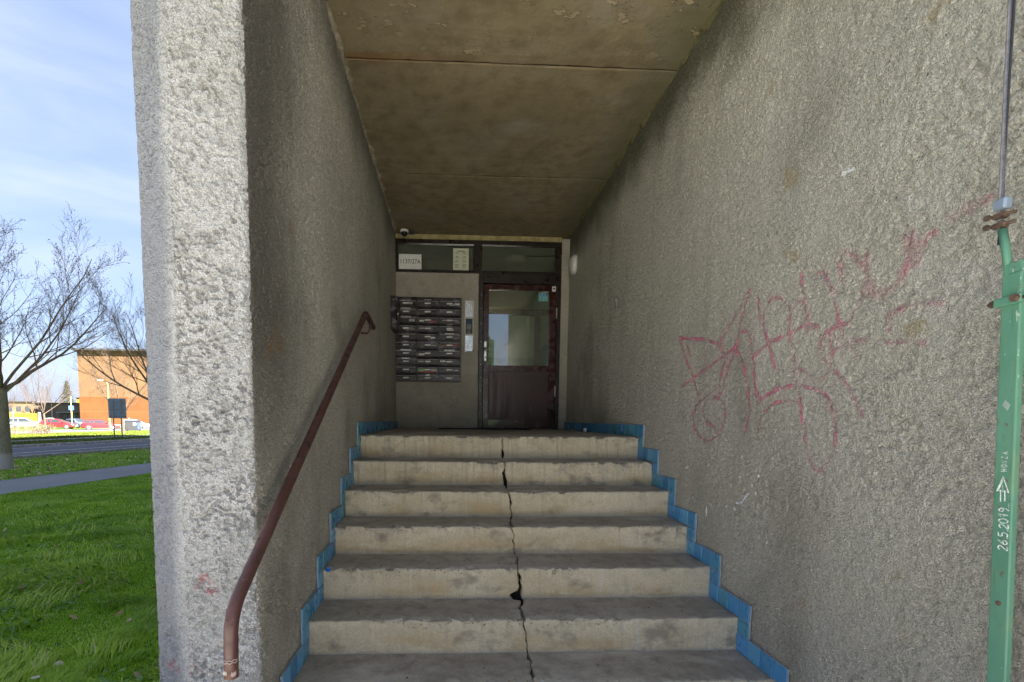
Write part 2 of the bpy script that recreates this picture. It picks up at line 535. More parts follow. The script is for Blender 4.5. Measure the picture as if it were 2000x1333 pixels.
M_pillar2 = render_mat('render_chamfer', (.40, .415, .46), (.48, .49, .535), (.30, .31, .345))  # unused bluish copy for the bevel, sky-lit look in its colour
M_fac = plain('facade_render', (.42, .41, .38), .95, var=.15, scale=3)

yy = var_pts([(-.5, 1.1, .05), (1.1, 2.0, .0052), (2.0, 3.4, .0068), (3.4, 4.6, .014), (4.6, YB+.1, .022)])
zz = var_pts([(0, .25, .02), (.25, 3.3, .0072), (3.3, 4.2, .010), (4.2, 6, .06)])
WY, WZ = np.meshgrid(yy, zz, indexing='ij')
H = rough_disp(WY, WZ, 3, 1.0, -.03)
H *= (.7+.35*sstep(4.5, 1.6, WY))
H += .012*(fbm(WY, WZ, .8, 2, 77)-.5)
verts = np.stack([XR-H, WY, WZ], -1).reshape(-1, 3)
fcs = grid_faces(len(yy), len(zz))
me = mesh_np('right_wall', verts, fcs)
if me.polygons[len(me.polygons)//2].normal.x > 0: me.flip_normals(); fcs = fcs[:, ::-1]
right_wall = mk('wall', me, M_rwall, bld)
right_wall['label'] = 'coarse beige grey rendered wall with faded red graffiti'

# ---- graffiti: sprayed paint lying on the crests of the render
GRAF = [[(3.364,2.009),(3.182,1.975),(3.018,1.942),(2.856,1.889)],[(3.364,2.009),(3.286,1.892),(3.178,1.758),(3.073,1.602)],[(3.241,1.939),(3.203,1.866)],[(3.289,1.675),(3.043,1.745),(2.836,1.806),(2.687,1.845)],[(2.856,1.889),(2.735,1.999),(2.653,2.07),(2.586,2.129)],[(2.586,2.129),(2.62,2.05),(2.654,1.959),(2.669,1.887),(2.687,1.845)],[(2.687,1.845),(2.601,1.729),(2.547,1.577),(2.53,1.504),(2.559,1.369)],[(2.687,1.845),(2.757,1.732),(2.794,1.616),(2.83,1.604),(2.826,1.698),(2.787,1.8),(2.855,1.883)],[(2.671,1.912),(2.609,1.926),(2.553,1.868),(2.524,1.768),(2.493,1.646),(2.454,1.526)],[(2.524,1.768),(2.433,1.815),(2.282,1.847),(2.134,1.867),(2.077,1.847)],[(2.503,2.076),(2.486,1.985),(2.442,1.908),(2.398,1.821),(2.345,1.713),(2.318,1.661)],[(2.442,1.908),(2.448,1.978),(2.416,2.027),(2.365,2.04),(2.305,2.012),(2.266,1.94),(2.251,1.852),(2.219,1.752),(2.197,1.676),(2.192,1.624)],[(2.26,1.96),(2.232,1.99),(2.187,1.984),(2.147,1.935),(2.134,1.872),(2.137,1.822)],[(2.195,2.103),(2.184,2.035),(2.16,1.968)],[(2.098,2.08),(2.058,2.069),(2.013,1.99),(1.974,1.897),(1.951,1.837),(1.905,1.837),(1.875,1.876),(1.849,1.939),(1.833,1.995),(1.846,2.093)],[(1.954,2.002),(1.972,2.071),(1.97,2.12),(1.941,2.115),(1.881,2.065),(1.845,2.015)],[(1.83,1.969),(1.807,1.928),(1.756,1.912),(1.711,1.928),(1.679,1.967),(1.64,2.009),(1.619,2.039)],[(1.672,2.081),(1.658,2.014),(1.638,1.985)],[(1.72,1.769),(1.734,1.816),(1.694,1.836),(1.651,1.843),(1.585,1.835),(1.531,1.819)],[(1.951,1.837),(1.921,1.759),(1.873,1.725),(1.848,1.686)],[(1.962,1.83),(2.022,1.813),(2.051,1.769),(2.026,1.708),(1.984,1.665)],[(1.989,1.722),(1.92,1.754),(1.811,1.751)],[(1.731,1.73),(1.675,1.721),(1.582,1.703)],[(2.183,1.685),(2.086,1.636),(2.019,1.63),(1.981,1.702),(2.003,1.809)],[(2.473,1.526),(2.393,1.57),(2.293,1.598),(2.168,1.601),(2.053,1.574),(1.985,1.532),(1.953,1.455),(1.934,1.37),(1.952,1.293),(2.01,1.228),(2.067,1.263),(2.102,1.342),(2.131,1.434),(2.167,1.591)],[(2.451,1.384),(2.421,1.467),(2.336,1.523),(2.239,1.536),(2.154,1.533)],[(3.0,1.585),(3.109,1.515),(3.116,1.425),(3.034,1.338),(2.921,1.317),(2.797,1.374),(2.756,1.455),(2.775,1.535),(2.866,1.579),(2.956,1.562),(3.006,1.499),(2.944,1.427),(2.798,1.388)],[(3.013,1.571),(2.882,1.621)],[(1.518,2.084),(1.471,2.089),(1.433,2.103)],[(1.971,1.654),(1.894,1.583),(1.843,1.508),(1.807,1.463)],[(1.593,2.058),(1.573,2.056)]]

FH = H.reshape(-1); FY = WY.reshape(-1); FZ = WZ.reshape(-1)
paint = np.zeros(len(FY))
sel = np.where((FY > 1.3) & (FY < 3.6) & (FZ > .7) & (FZ < 2.5))[0]
py, pz = FY[sel], FZ[sel]
jit = .012*(fbm(py, pz, 14, 2, 401)-.5)
pp = np.zeros(len(sel))
def catmull(pts, n=4):
    P = [pts[0]]+list(pts)+[pts[-1]]
    out = []
    for i in range(1, len(P)-2):
        p0, p1, p2, p3 = map(np.array, P[i-1:i+3])
        for k in range(n):
            u = k/n
            out.append(.5*((2*p1)+(-p0+p2)*u+(2*p0-5*p1+4*p2-p3)*u*u+(-p0+3*p1-3*p2+p3)*u**3))
    out.append(np.array(pts[-1])); return out
for si, st in enumerate(GRAF):
    pts = catmull(st)
    for a, b in zip(pts, pts[1:]):
        d = b-a; L2 = max(1e-9, d@d)
        mid = (a+b)/2; rad = .06+math.sqrt(L2)
        loc = np.where((np.abs(py-mid[0]) < rad) & (np.abs(pz-mid[1]) < rad))[0]
        if not len(loc): continue
        q = np.clip(((py[loc]-a[0])*d[0]+(pz[loc]-a[1])*d[1])/L2, 0, 1)
        dist = np.hypot(py[loc]-a[0]-q*d[0], pz[loc]-a[1]-q*d[1])+jit[loc]
        fade = .42+.58*sstep(1.7, 2.5, mid[0])
        if mid[1] < 1.35 and mid[0] < 2.3: fade *= .6
        if si in (3, 4, 1, 0, 6, 24): fade *= 1.25
        if si in (16, 17, 28): fade = .42; dist = dist*.55-.004*vnoise(py[loc]*35, pz[loc]*35, 77)
        pp[loc] = np.maximum(pp[loc], fade*sstep(.0125, .003, dist))
pp *= .25+.75*sstep(-.010, .001, FH[sel])
pp *= .35+.9*sstep(.2, .8, fbm(py, pz, 22, 3, 5))
paint[sel] = np.clip(pp, 0, 1)
fm = paint[fcs].max(1) > .04
gf = fcs[fm]
used = np.unique(gf); remap = np.full(len(FY), -1); remap[used] = np.arange(len(used))
gv = verts[used].copy(); gv[:, 0] -= .0012
me = mesh_np('graffiti', gv, remap[gf]); vattr(me, 'paint', paint[used])
t = MT('faded_red_paint', .7)
c = t.mix(t.rng(t.noise(9, 3), .3, .7), (.56, .12, .22), (.66, .24, .32))
br = t.rng(t.noise(190, 3, .75), .36, .58)
t.put(t.b.inputs['Alpha'], t.math('MULTIPLY', t.math('MULTIPLY', t.attr('paint'), 1.05, clamp=True), t.math('ADD', t.math('MULTIPLY', br, .8), .40), clamp=True))
o = mk('graffiti', me, t.done(c, t.bump(t.noise(130, 3, .7), .7, .006)), right_wall)
o['label'] = 'faded red spray painted graffiti tag'

# white paint runs and scuffs on the same wall
scr = [[(2.93, 1.02), (2.915, .95), (2.90, .86)], [(2.62, .98), (2.55, 1.0), (2.42, 1.16)], [(2.86, .93), (2.84, .84)], [(2.45, 1.15), (2.43, 1.06)],
       [(3.07, 2.70), (3.05, 2.66)], [(3.74, 2.70), (3.70, 2.66)], [(4.72, 2.60), (4.66, 2.52)], [(2.0, 2.44), (1.93, 2.43)], [(2.36, 1.26), (2.35, 1.20)], [(2.7, .95), (2.62, .98), (2.6, .9)],
       [(5.6, 2.9), (5.5, 2.5)], [(5.3, 2.2), (5.05, 2.75)], [(3.4, .98), (3.38, .9)], [(3.1, 1.0), (3.08, .93)], [(4.0, 1.9), (3.96, 1.85)], [(3.55, 1.72), (3.5, 1.70)], [(3.2, 1.12), (3.1, 1.14)]]
t = MT('white_splash', .8)
t.put(t.b.inputs['Alpha'], t.math('MULTIPLY', t.attr('paint'), .92))
M_splash = t.done((.72, .72, .70))
def wall_paint(dfun, y0, y1, z0, z1, name, label):
    sel = np.where((FY > y0) & (FY < y1) & (FZ > z0) & (FZ < z1))[0]
    if not len(sel): return
    py, pz = FY[sel], FZ[sel]
    pp = dfun(py, pz)*sstep(.30, .60, vnoise(py*45, pz*30, 15))
    paint = np.zeros(len(FY)); paint[sel] = pp
    gf = fcs[paint[fcs].max(1) > .05]
    if not len(gf): return
    used = np.unique(gf); remap[:] = -1; remap[used] = np.arange(len(used))
    gv = verts[used].copy(); gv[:, 0] -= .0016
    me = mesh_np(name, gv, remap[gf]); vattr(me, 'paint', paint[used])
    o = mk(name, me, M_splash, right_wall); o['label'] = label; o['kind'] = 'stuff'
for st in scr:
    pts = [np.array(q) for q in st]
    def df(py, pz, pts=pts):
        r = np.zeros(len(py))
        for a, b in zip(pts, pts[1:]):
            d = b-a; q = np.clip(((py-a[0])*d[0]+(pz-a[1])*d[1])/(d@d), 0, 1)
            r = np.maximum(r, sstep(.013, .002, np.hypot(py-a[0]-q*d[0], pz-a[1]-q*d[1])))
        return r
    ay = [p[0] for p in pts]; az_ = [p[1] for p in pts]
    wall_paint(df, min(ay)-.05, max(ay)+.05, min(az_)-.05, max(az_)+.05, 'paint_run', 'white paint scuff on the rough render')
wall_paint(lambda py, pz: sstep(.075, .02, np.hypot((py-4.7)*.8, pz-2.555)+.05*(vnoise(py*20, pz*20, 8)-.5)), 4.5, 4.9, 2.4, 2.7, 'plaster_splash', 'pale plaster splash on the rough render')

# ---- left wall: one continuous relief (inner face, rounded corner, end face, bevel, outer face)
CX = -1.035
prof = []           # (x, y, nx, ny, material, relief)
for y in var_pts([(YF+.03, 3.0, .0088), (3.0, 4.4, .014), (4.4, YB+.1, .025)])[::-1]:
    prof.append((XL, y, 1, 0, 0, 1.15))
for k in range(1, 8):
    a = k/8*math.pi/2
    prof.append((XL-.03+.03*math.cos(a), YF+.03-.03*math.sin(a), math.cos(a), -math.sin(a), 0 if k < 3 else 1, 1.0+.1*k))
for x in var_pts([(CX, XL-.03, .0042)])[::-1]:
    prof.append((x, YF, 0, -1, 1, 1.9))
nch = 44
ca = R(32)
for k in range(1, nch+1):
    s = .205*k/nch
    prof.append((CX-s*math.cos(ca), YF+s*math.sin(ca), -math.sin(ca), -math.cos(ca), 2, 1.1))
ex, ey = prof[-1][0], prof[-1][1]
for k in range(1, 6):
    a = ca+(math.pi/2-ca)*k/5
    prof.append((ex-.03*(math.sin(a)-math.sin(ca)), ey+.03*(math.cos(ca)-math.cos(a)), -math.sin(a), -math.cos(a), 2, .65))
ex, ey = prof[-1][0], prof[-1][1]
for y in var_pts([(ey+.01, ey+.3, .01), (ey+.3, 3, .05), (3, 7.5, .5)]):
    prof.append((ex, y, -1, 0, 2, .6))
PR = np.array([p[:4] for p in prof]); PM = np.array([p[4] for p in prof]); PA = np.array([p[5] for p in prof])
arc = np.concatenate([[0], np.cumsum(np.hypot(np.diff(PR[:, 0]), np.diff(PR[:, 1])))])
zz = var_pts([(0, .2, .02), (.2, 2.98, .0048), (2.98, 3.95, .010), (3.95, 6, .06), (6, 15, 1)])
AU, AZ = np.meshgrid(arc, zz, indexing='ij')
H = rough_disp(AU, AZ, 19, 1.0, np.where(PM > 0, -.04, -.02)[:, None], 58)*PA[:, None]
H += .014*(fbm(AU, AZ, .9, 2, 5)-.5)*(PM[:, None] > 0)
# the bevel line wanders: narrow at the top, wider below
shift = np.zeros_like(AZ)
isend = (PM == 1) | (PM == 2)
XX = PR[:, 0][:, None]+PR[:, 2][:, None]*H
YY = PR[:, 1][:, None]+PR[:, 3][:, None]*H
me = mesh_np('left_wall', np.stack([XX, YY, AZ], -1).reshape(-1, 3), grid_faces(len(arc), len(zz)),
             mats=np.repeat(np.maximum(PM[:-1], PM[1:]), len(zz)-1))
pc = me.polygons[len(me.polygons)//20]
if pc.normal.x < 0: me.flip_normals()
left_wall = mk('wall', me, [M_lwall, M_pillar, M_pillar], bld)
left_wall['label'] = 'pale rough rendered wall end with a darker stained inner face'
# red paint specks on the wall end
me2v = []; me2f = []
o = MB()
sp = [(-.955, .80, .03), (-.93, .765, .03), (-1.12, .425, .035), (-.99, .44, .03), (-.945, .43, .02), (-.90, .43, .012), (-1.03, .44, .012), (-1.06, 1.45, .008), (-.98, .775, .012)]
selp = np.where(isend)[0]
i0, i1 = selp[0], selp[-1]+1
U2, Z2 = PR[i0:i1, 0][:, None]+0*zz[None, :], AZ[i0:i1]
pp = np.zeros(U2.shape)
for (x, z, r_) in sp:
    pp = np.maximum(pp, sstep(r_, r_*.2, np.hypot(U2-x, (Z2-z)*.9)+.03*(vnoise(U2*40, Z2*40, 3)-.5)))
pp *= sstep(.35, .7, vnoise(U2*90, Z2*90, 9))
ff = grid_faces(i1-i0, len(zz)); pv = pp.reshape(-1)
gf = ff[pv[ff].max(1) > .05]; used = np.unique(gf); rm = np.full(len(pv), -1); rm[used] = np.arange(len(used))
vv = np.stack([XX[i0:i1]+PR[i0:i1, 2][:, None]*.0012, YY[i0:i1]+PR[i0:i1, 3][:, None]*.0012, Z2], -1).reshape(-1, 3)[used]
me = mesh_np('paint_speck', vv, rm[gf]); vattr(me, 'paint', pv[used])
t = MT('red_specks', .7); t.put(t.b.inputs['Alpha'], t.math('MULTIPLY', t.attr('paint'), .42))
o = mk('paint_speck', me, t.done((.42, .07, .08)), left_wall); o['kind'] = 'stuff'; o['label'] = 'small red paint specks near the foot of the wall'

# ---- building mass: facade above the entrance, right block, interior, roof
fb = MB()
fb.box(ex+.02, 14, YF+.02, YF+.32, ZC+.22, 15)                       # facade over the entrance
fb.box(XR+.06, 14, -.44, -.2, 0, 15)                                  # front of right block
fb.box(XR+.045, XR+.3, -.42, YF+.1, 5.98, 15)                         # upper part of right side
fb.box(13.7, 14, -.2, 28.4, 0, 15)
fb.box(ex+.02, 13.7, 28.1, 28.4, 0, 15)
fb.box(ex+.02, 13.7, YF+.32, 28.1, 14.6, 15)
fb.box(ex+.02, XL-.035, YB+.1, YB+.4, 0, 15)
fb.build('facade', M_fac, bld)
# exterior side wall; unseen window added to light the stair hall
sb = MB()
sx0, sx1 = ex, ex+.28
sb.box(sx0, sx1, 7.5, 8.0, 0, 15); sb.box(sx0, sx1, 8.0, 9.4, 0, 2.2); sb.box(sx0, sx1, 8.0, 9.4, 3.6, 15); sb.box(sx0, sx1, 9.4, 28.1, 0, 15)
sb.build('side_wall', M_fac, bld)
M_brown = plain('brown_gloss_paint', (.032, .011, .010), .32, spec=.5, var=.35, scale=7)
wf = MB()
wf.box(sx0+.05, sx0+.11, 8.0, 8.06, 2.2, 3.6); wf.box(sx0+.05, sx0+.11, 9.34, 9.4, 2.2, 3.6)
wf.box(sx0+.05, sx0+.11, 8.06, 9.34, 2.2, 2.26); wf.box(sx0+.05, sx0+.11, 8.06, 9.34, 3.54, 3.6)
added_win = wf.build('window', M_brown, bld)
M_glass = glassy('window_glass')
MB().box(sx0+.07, sx0+.08, 8.061, 9.339, 2.261, 3.539).build('pane', M_glass, added_win)

# hall behind the door
t = MT('hall_paint', .6)
hz = t.xyz()[2]
k = t.mix(t.rng(hz, 2.78, 2.80), (.36, .44, .30), (.60, .60, .46))
M_hall = t.done(k)
M_hallfloor = plain('hall_floor', (.20, .17, .13), .5, scale=4)
hb = MB()
hb.box(1.70, 1.80, YB+.12, 11, Z0-.1, ZC+.02); hb.box(sx1+.002, 1.70, 10.9, 11, Z0-.1, ZC+.02)
hb.box(sx1+.001, sx1+.05, YB+.12, 7.99, Z0-.1, ZC+.02); hb.box(sx1+.001, sx1+.05, 9.41, 10.9, Z0-.1, ZC+.02)
hb.box(sx1+.05, 1.70, YB+.12, 10.9, ZC+.02, ZC+.2)
hb.build('hall_wall', M_hall, bld)
MB().box(sx1, 1.80, YB+.1, 11, Z0-.2, Z0-.004).build('hall_floor', M_hallfloor, bld)
ib = MB()
ib.box(-.80, 1.70, 8.0, 8.07, 3.12, 3.21); ib.box(1.34, 1.43, 8.0, 8.07, Z0, 3.12); ib.box(.28, .37, 8.0, 8.07, Z0, 3.12)
ib.build('inner_door_frame', M_brown, bld)
lamp = MB().lathe([(.0, 0), (.13, 0), (.16, -.03), (.15, -.07), (.10, -.10), (.0, -.11)], (.93, 7.35, ZC-.06), 'z', 24)
hl = thing('hall_ceiling_lamp', 'round unlit ceiling lamp behind the right transom pane', 'lamp', (0, 0, 0))
lo = lamp.build('lamp_shade', plain('opal_shade', (.30, .30, .22), .4), hl, smooth=True)
MB().tube([(1.02, 7.35, ZC-.05), (1.3, 7.34, ZC-.055), (1.62, 7.30, ZC-.05), (1.69, 7.25, ZC-.12)], .008, 6).build('cable', plain('dark_cable', (.03, .03, .025), .6), hl)

# ---- ceiling: three precast panels with open joints
t = MT('ceiling_concrete', .9, .25)
p = t.xyz()
a = t.noise(.9, 5, .6); b = t.noise(7, 5, .65); c = t.noise(45, 4, .65)
k = t.ramp(a, [(.25, (.185, .155, .088)), (.5, (.245, .205, .12)), (.75, (.31, .265, .165))])
k = t.mix(t.rng(b, .4, .7, 0, .6), k, (.13, .10, .055))
k = t.mix(t.rng(t.noise(1.3, 4, .6, t.map(t.pos(), (1, 1, 1), (5, 2, 0))), .5, .75, 0, .8), k, (.29, .27, .215))
# form-board streaks
st = t.noise(3, 4, .6, t.map(t.pos(), (.5, 9, 1)))
k = t.mix(t.rng(st, .45, .75, 0, .35), k, (.17, .14, .08))
# rust bleeding from the front joint
dj = t.math('ABSOLUTE', t.math('SUBTRACT', p[1], 3.54))
nr = t.noise(5, 5, .65, t.map(t.pos(), (1, 1, 1), (0, 0, 3)))
ru = t.math('MULTIPLY', t.rng(t.math('SUBTRACT', dj, t.math('MULTIPLY', nr, .14)), -.06, .0, 1, 0), t.rng(p[0], -.7, .45, 1, .15))
k = t.mix(t.math('MULTIPLY', ru, .55), k, (.22, .10, .03))
# moss along the right edge
ms = t.math('MULTIPLY', t.rng(t.math('ADD', p[0], t.math('MULTIPLY', b, .16)), 1.50, 1.62), t.rng(c, .3, .6, .35, 1))
k = t.mix(t.math('MULTIPLY', ms, .6), k, (.20, .19, .06))
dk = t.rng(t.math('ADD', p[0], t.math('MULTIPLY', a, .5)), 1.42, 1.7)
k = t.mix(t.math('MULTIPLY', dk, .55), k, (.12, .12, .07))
# flaking skim coat toward the front
fl = t.noise(6.5, 6, .62, t.map(t.pos(), (1, 1.5, 1)))
zone = t.rng(t.math('ADD', p[1], t.math('MULTIPLY', t.noise(1.5, 3), .9)), 3.3, 4.1, 1, 0)
flk = t.math('MULTIPLY', t.rng(fl, .605, .62), zone)
k = t.mix(t.math('MULTIPLY', flk, .7), k, (.50, .42, .27))
rim = t.math('MULTIPLY', t.math('MULTIPLY', t.rng(fl, .59, .605), t.rng(fl, .605, .62, 1, 0)), zone)
k = t.mix(rim, k, (.10, .075, .035))
bm = t.bump(c, .35, .006, t.bump(b, .4, .015, t.bump(flk, .9, .006)))
M_ceil = t.done(k, bm)
def noisy_box_panel(y0, y1, z, zt):
    xs = var_pts([(XL-.06, XR+.06, .03)]); ys = var_pts([(y0, y0+.03, .006), (y0+.03, y1-.03, .03), (y1-.03, y1, .006)])
    X, Y = np.meshgrid(xs, ys, indexing='ij')
    D = .006*(fbm(X, Y, 2.2, 4, 61)-.5)
    e = np.minimum(Y-y0, y1-Y)
    chip = .003+.016*sstep(.45, .75, fbm(X, Y*2, 9, 3, 62))
    Zb = z+D+.007*sstep(chip, 0*chip, e)
    nu, nv = X.shape
    v = np.stack([X, Y, Zb], -1).reshape(-1, 3)
    f = grid_faces(nu, nv, True)
    # rim up to the top
    rim = np.concatenate([np.arange(nu)*nv, (nu-1)*nv+np.arange(1, nv), (np.arange(nu-2, -1, -1))*nv+nv-1, np.arange(nv-2, 0, -1)])
    top = v[rim].copy(); top[:, 2] = zt
    n0 = len(v); m = len(rim); q = np.arange(m); q1 = (q+1) % m
    f2 = np.stack([rim, n0+q, n0+q1, rim[q1]], 1)
    return mesh_np('ceiling_panel', np.concatenate([v, top]), [f, f2])
for y0, y1 in ((YF-.05, 3.561), (3.567, 5.127), (5.132, YB+.1)):
    mk('ceiling_panel', noisy_box_panel(y0, y1, ZC, ZC+.22), M_ceil, bld)
# ragged mortar in the corner between walls and ceiling
def mortar(name, x, sgn, seed, mat):
    ys = np.arange(YF-.03, YB, .014); n = 7
    th = np.linspace(0, math.pi/2, n)
    V = []
    for i, y in enumerate(ys):
        r0 = .012+.030*max(0, float(fbm(np.array(y), np.array(.3), 7, 3, seed))-.38)*2.2
        for k, a_ in enumerate(th):
            rr = r0*(.7+.6*float(vnoise(np.array(y*60), np.array(k*1.7), seed+4)))
            V.append((x+sgn*rr*math.cos(a_), y, ZC+.004-rr*math.sin(a_)))
    me = mesh_np(name, V, grid_faces(len(ys), n))
    return mk(name, me, mat, bld)
M_mort = plain('mortar', (.27, .235, .17), .95, var=.3, scale=30)
t = MT('mossy_mortar', .95); n_ = t.noise(14, 5, .7)
M_moss = t.done(t.ramp(n_, [(.3, (.06, .055, .025)), (.55, (.12, .11, .05)), (.75, (.20, .185, .09))]), t.bump(n_, .8, .02))
mortar('mortar_joint', XL-.004, 1, 300, M_mort); mortar('mortar_joint', XR+.004, -1, 350, M_moss)

# ---- back wall: rendered infill beside the door, pier on the right, strip over the transom
t = MT('infill_render', .92, .25)
a = t.noise(2.0, 5, .6); b = t.noise(40, 4, .7); c = t.noise(9, 4, .6)
p = t.xyz()
k = t.mix(t.rng(a, .3, .7), (.37, .34, .285), (.45, .415, .35))
k = t.mix(t.rng(c, .5, .75, 0, .45), k, (.24, .225, .19))
k = t.mix(t.math('MULTIPLY', t.rng(t.math('ADD', p[2], t.math('MULTIPLY', c, .2)), 1.36, 1.50, 1, 0), .6), k, (.15, .14, .11))
k = t.mix(t.math('MULTIPLY', t.rng(t.noise(5, 3, .5, t.map(t.pos(), (1, 1, 3), (8, 0, 2))), .62, .7), .3), k, (.52, .51, .48))
k = t.mix(t.rng(b, .35, .75, .3, 0), k, (.16, .15, .125))
M_infill = t.done(k, t.bump(b, .5, .006, t.bump(c, .3, .02)))
MB().box(XL-.05, .352, YB, YB+.10, Z0-.02, 3.388, .004).build('infill_panel', M_infill, bld)
pb = MB(); pb.box(1.468, XR+.05, YB-.02, YB+.10, Z0-.02, 3.86, .006)
pb.build('door_pier', M_infill, bld)
M_yel = plain('ochre_strip', (.34, .28, .13), .85, var=.25, scale=12)
MB().box(XL-.05, 1.466, YB+.004, YB+.1, 3.812, ZC+.01).build('lintel_strip', M_yel, bld)

# ================================================================== STAIRCASE
stair = thing('staircase', 'worn concrete entrance stairs split by a long crack', 'staircase', (0, 0, 0))
t = MT('tread_concrete', .88, .3)
a = t.noise(1.6, 5, .6); b = t.noise(11, 5, .65); c = t.noise(75, 4, .7); p = t.xyz()
k = t.mix(t.rng(a, .3, .7), (.33, .29, .225), (.46, .41, .33))
k = t.mix(t.rng(b, .42, .72, 0, .75), k, (.20, .17, .13))
k = t.mix(t.rng(c, .3, .7, .4, 0), k, (.17, .155, .13))
k = t.mix(t.math('MULTIPLY', t.rng(t.noise(3.1, 4, .6, t.map(t.pos(), (.6, 1.5, 1), (3, 1, 6))), .52, .7), .55), k, (.54, .50, .43))
k = t.mix(t.math('MULTIPLY', t.attr('wear'), .55), k, (.50, .46, .38))
wn_ = t.rng(t.attr('wear'), .12, .5)
cell = t.vor(62, 'Color'); cd = t.rng(t.vor(62), .12, .42, 1, 0)
peb = t.ramp(t.xyz(cell)[0], [(0, (.06, .055, .055)), (.25, (.20, .12, .07)), (.45, (.33, .30, .26)), (.65, (.11, .10, .10)), (.8, (.36, .22, .12)), (1, (.45, .43, .40))])
k = t.mix(t.math('MULTIPLY', t.math('MULTIPLY', wn_, cd), t.math('GREATER_THAN', t.xyz(cell)[1], .45)), k, peb)
cell2 = t.vor(24, 'Color'); k = t.mix(t.math('MULTIPLY', t.rng(t.vor(24), .1, .22, 1, 0), t.math('GREATER_THAN', t.xyz(cell2)[0], .93)), k, (.04, .038, .035))
M_tread = t.done(k, t.bump(t.math('ADD', c, t.math('MULTIPLY', t.math('MULTIPLY', wn_, cd), .8)), .55, .006, t.bump(b, .3, .015)))
t = MT('riser_concrete', .9, .25)
a = t.noise(1.2, 5, .6); b = t.noise(14, 5, .65); c = t.noise(85, 4, .7); p = t.xyz()
k = t.mix(t.rng(a, .3, .7), (.49, .425, .295), (.61, .54, .40))
k = t.mix(t.rng(b, .45, .75, 0, .5), k, (.32, .30, .24))
v = t.noise(1, 5, .7, t.map(t.pos(), (42, 1, 1.2)))
k = t.mix(t.math('MULTIPLY', t.rng(v, .48, .74), t.rng(p[2], .7, 1.2, .25, .75)), k, (.24, .225, .185))
v2 = t.noise(1, 4, .6, t.map(t.pos(), (26, 1, 1.4), (3, 0, 8)))
k = t.mix(t.math('MULTIPLY', t.rng(v2, .55, .75), t.rng(t.noise(2.3, 3), .4, .65, 0, .65)), k, (.60, .58, .53))
oc = t.math('MULTIPLY', t.rng(t.noise(2.4, 4, .65, t.map(t.pos(), (1, 1, 3.2), (2, 5, 7))), .40, .68), t.rng(t.attr('low'), .10, .75))
k = t.mix(t.math('MULTIPLY', oc, .62), k, (.40, .28, .12))
gd = t.math('MULTIPLY', t.rng(t.attr('low'), .92, .995), .7)
k = t.mix(gd, k, (.42, .40, .37))
sd = t.math('MULTIPLY', t.rng(t.noise(5, 4, .6, t.map(t.pos(), (1, 1, 1.5), (7, 5, 1))), .54, .70), .7)
k = t.mix(sd, k, (.19, .17, .14))
k = t.mix(t.rng(c, .32, .72, .35, 0), k, (.20, .185, .15))
wn_ = t.rng(t.attr('wear'), .2, .6)
cell = t.vor(62, 'Color'); cd = t.rng(t.vor(62), .12, .42, 1, 0)
peb = t.ramp(t.xyz(cell)[0], [(0, (.06, .055, .055)), (.25, (.20, .12, .07)), (.45, (.33, .30, .26)), (.65, (.11, .10, .10)), (.8, (.36, .22, .12)), (1, (.45, .43, .40))])
k = t.mix(t.math('MULTIPLY', t.math('MULTIPLY', wn_, cd), t.math('GREATER_THAN', t.xyz(cell)[1], .5)), k, peb)
M_riser = t.done(k, t.bump(t.math('ADD', c, t.math('MULTIPLY', t.math('MULTIPLY', wn_, cd), .8)), .5, .005, t.bump(b, .35, .012)))
M_crack = plain('crack_dirt', (.025, .022, .018), 1.0)

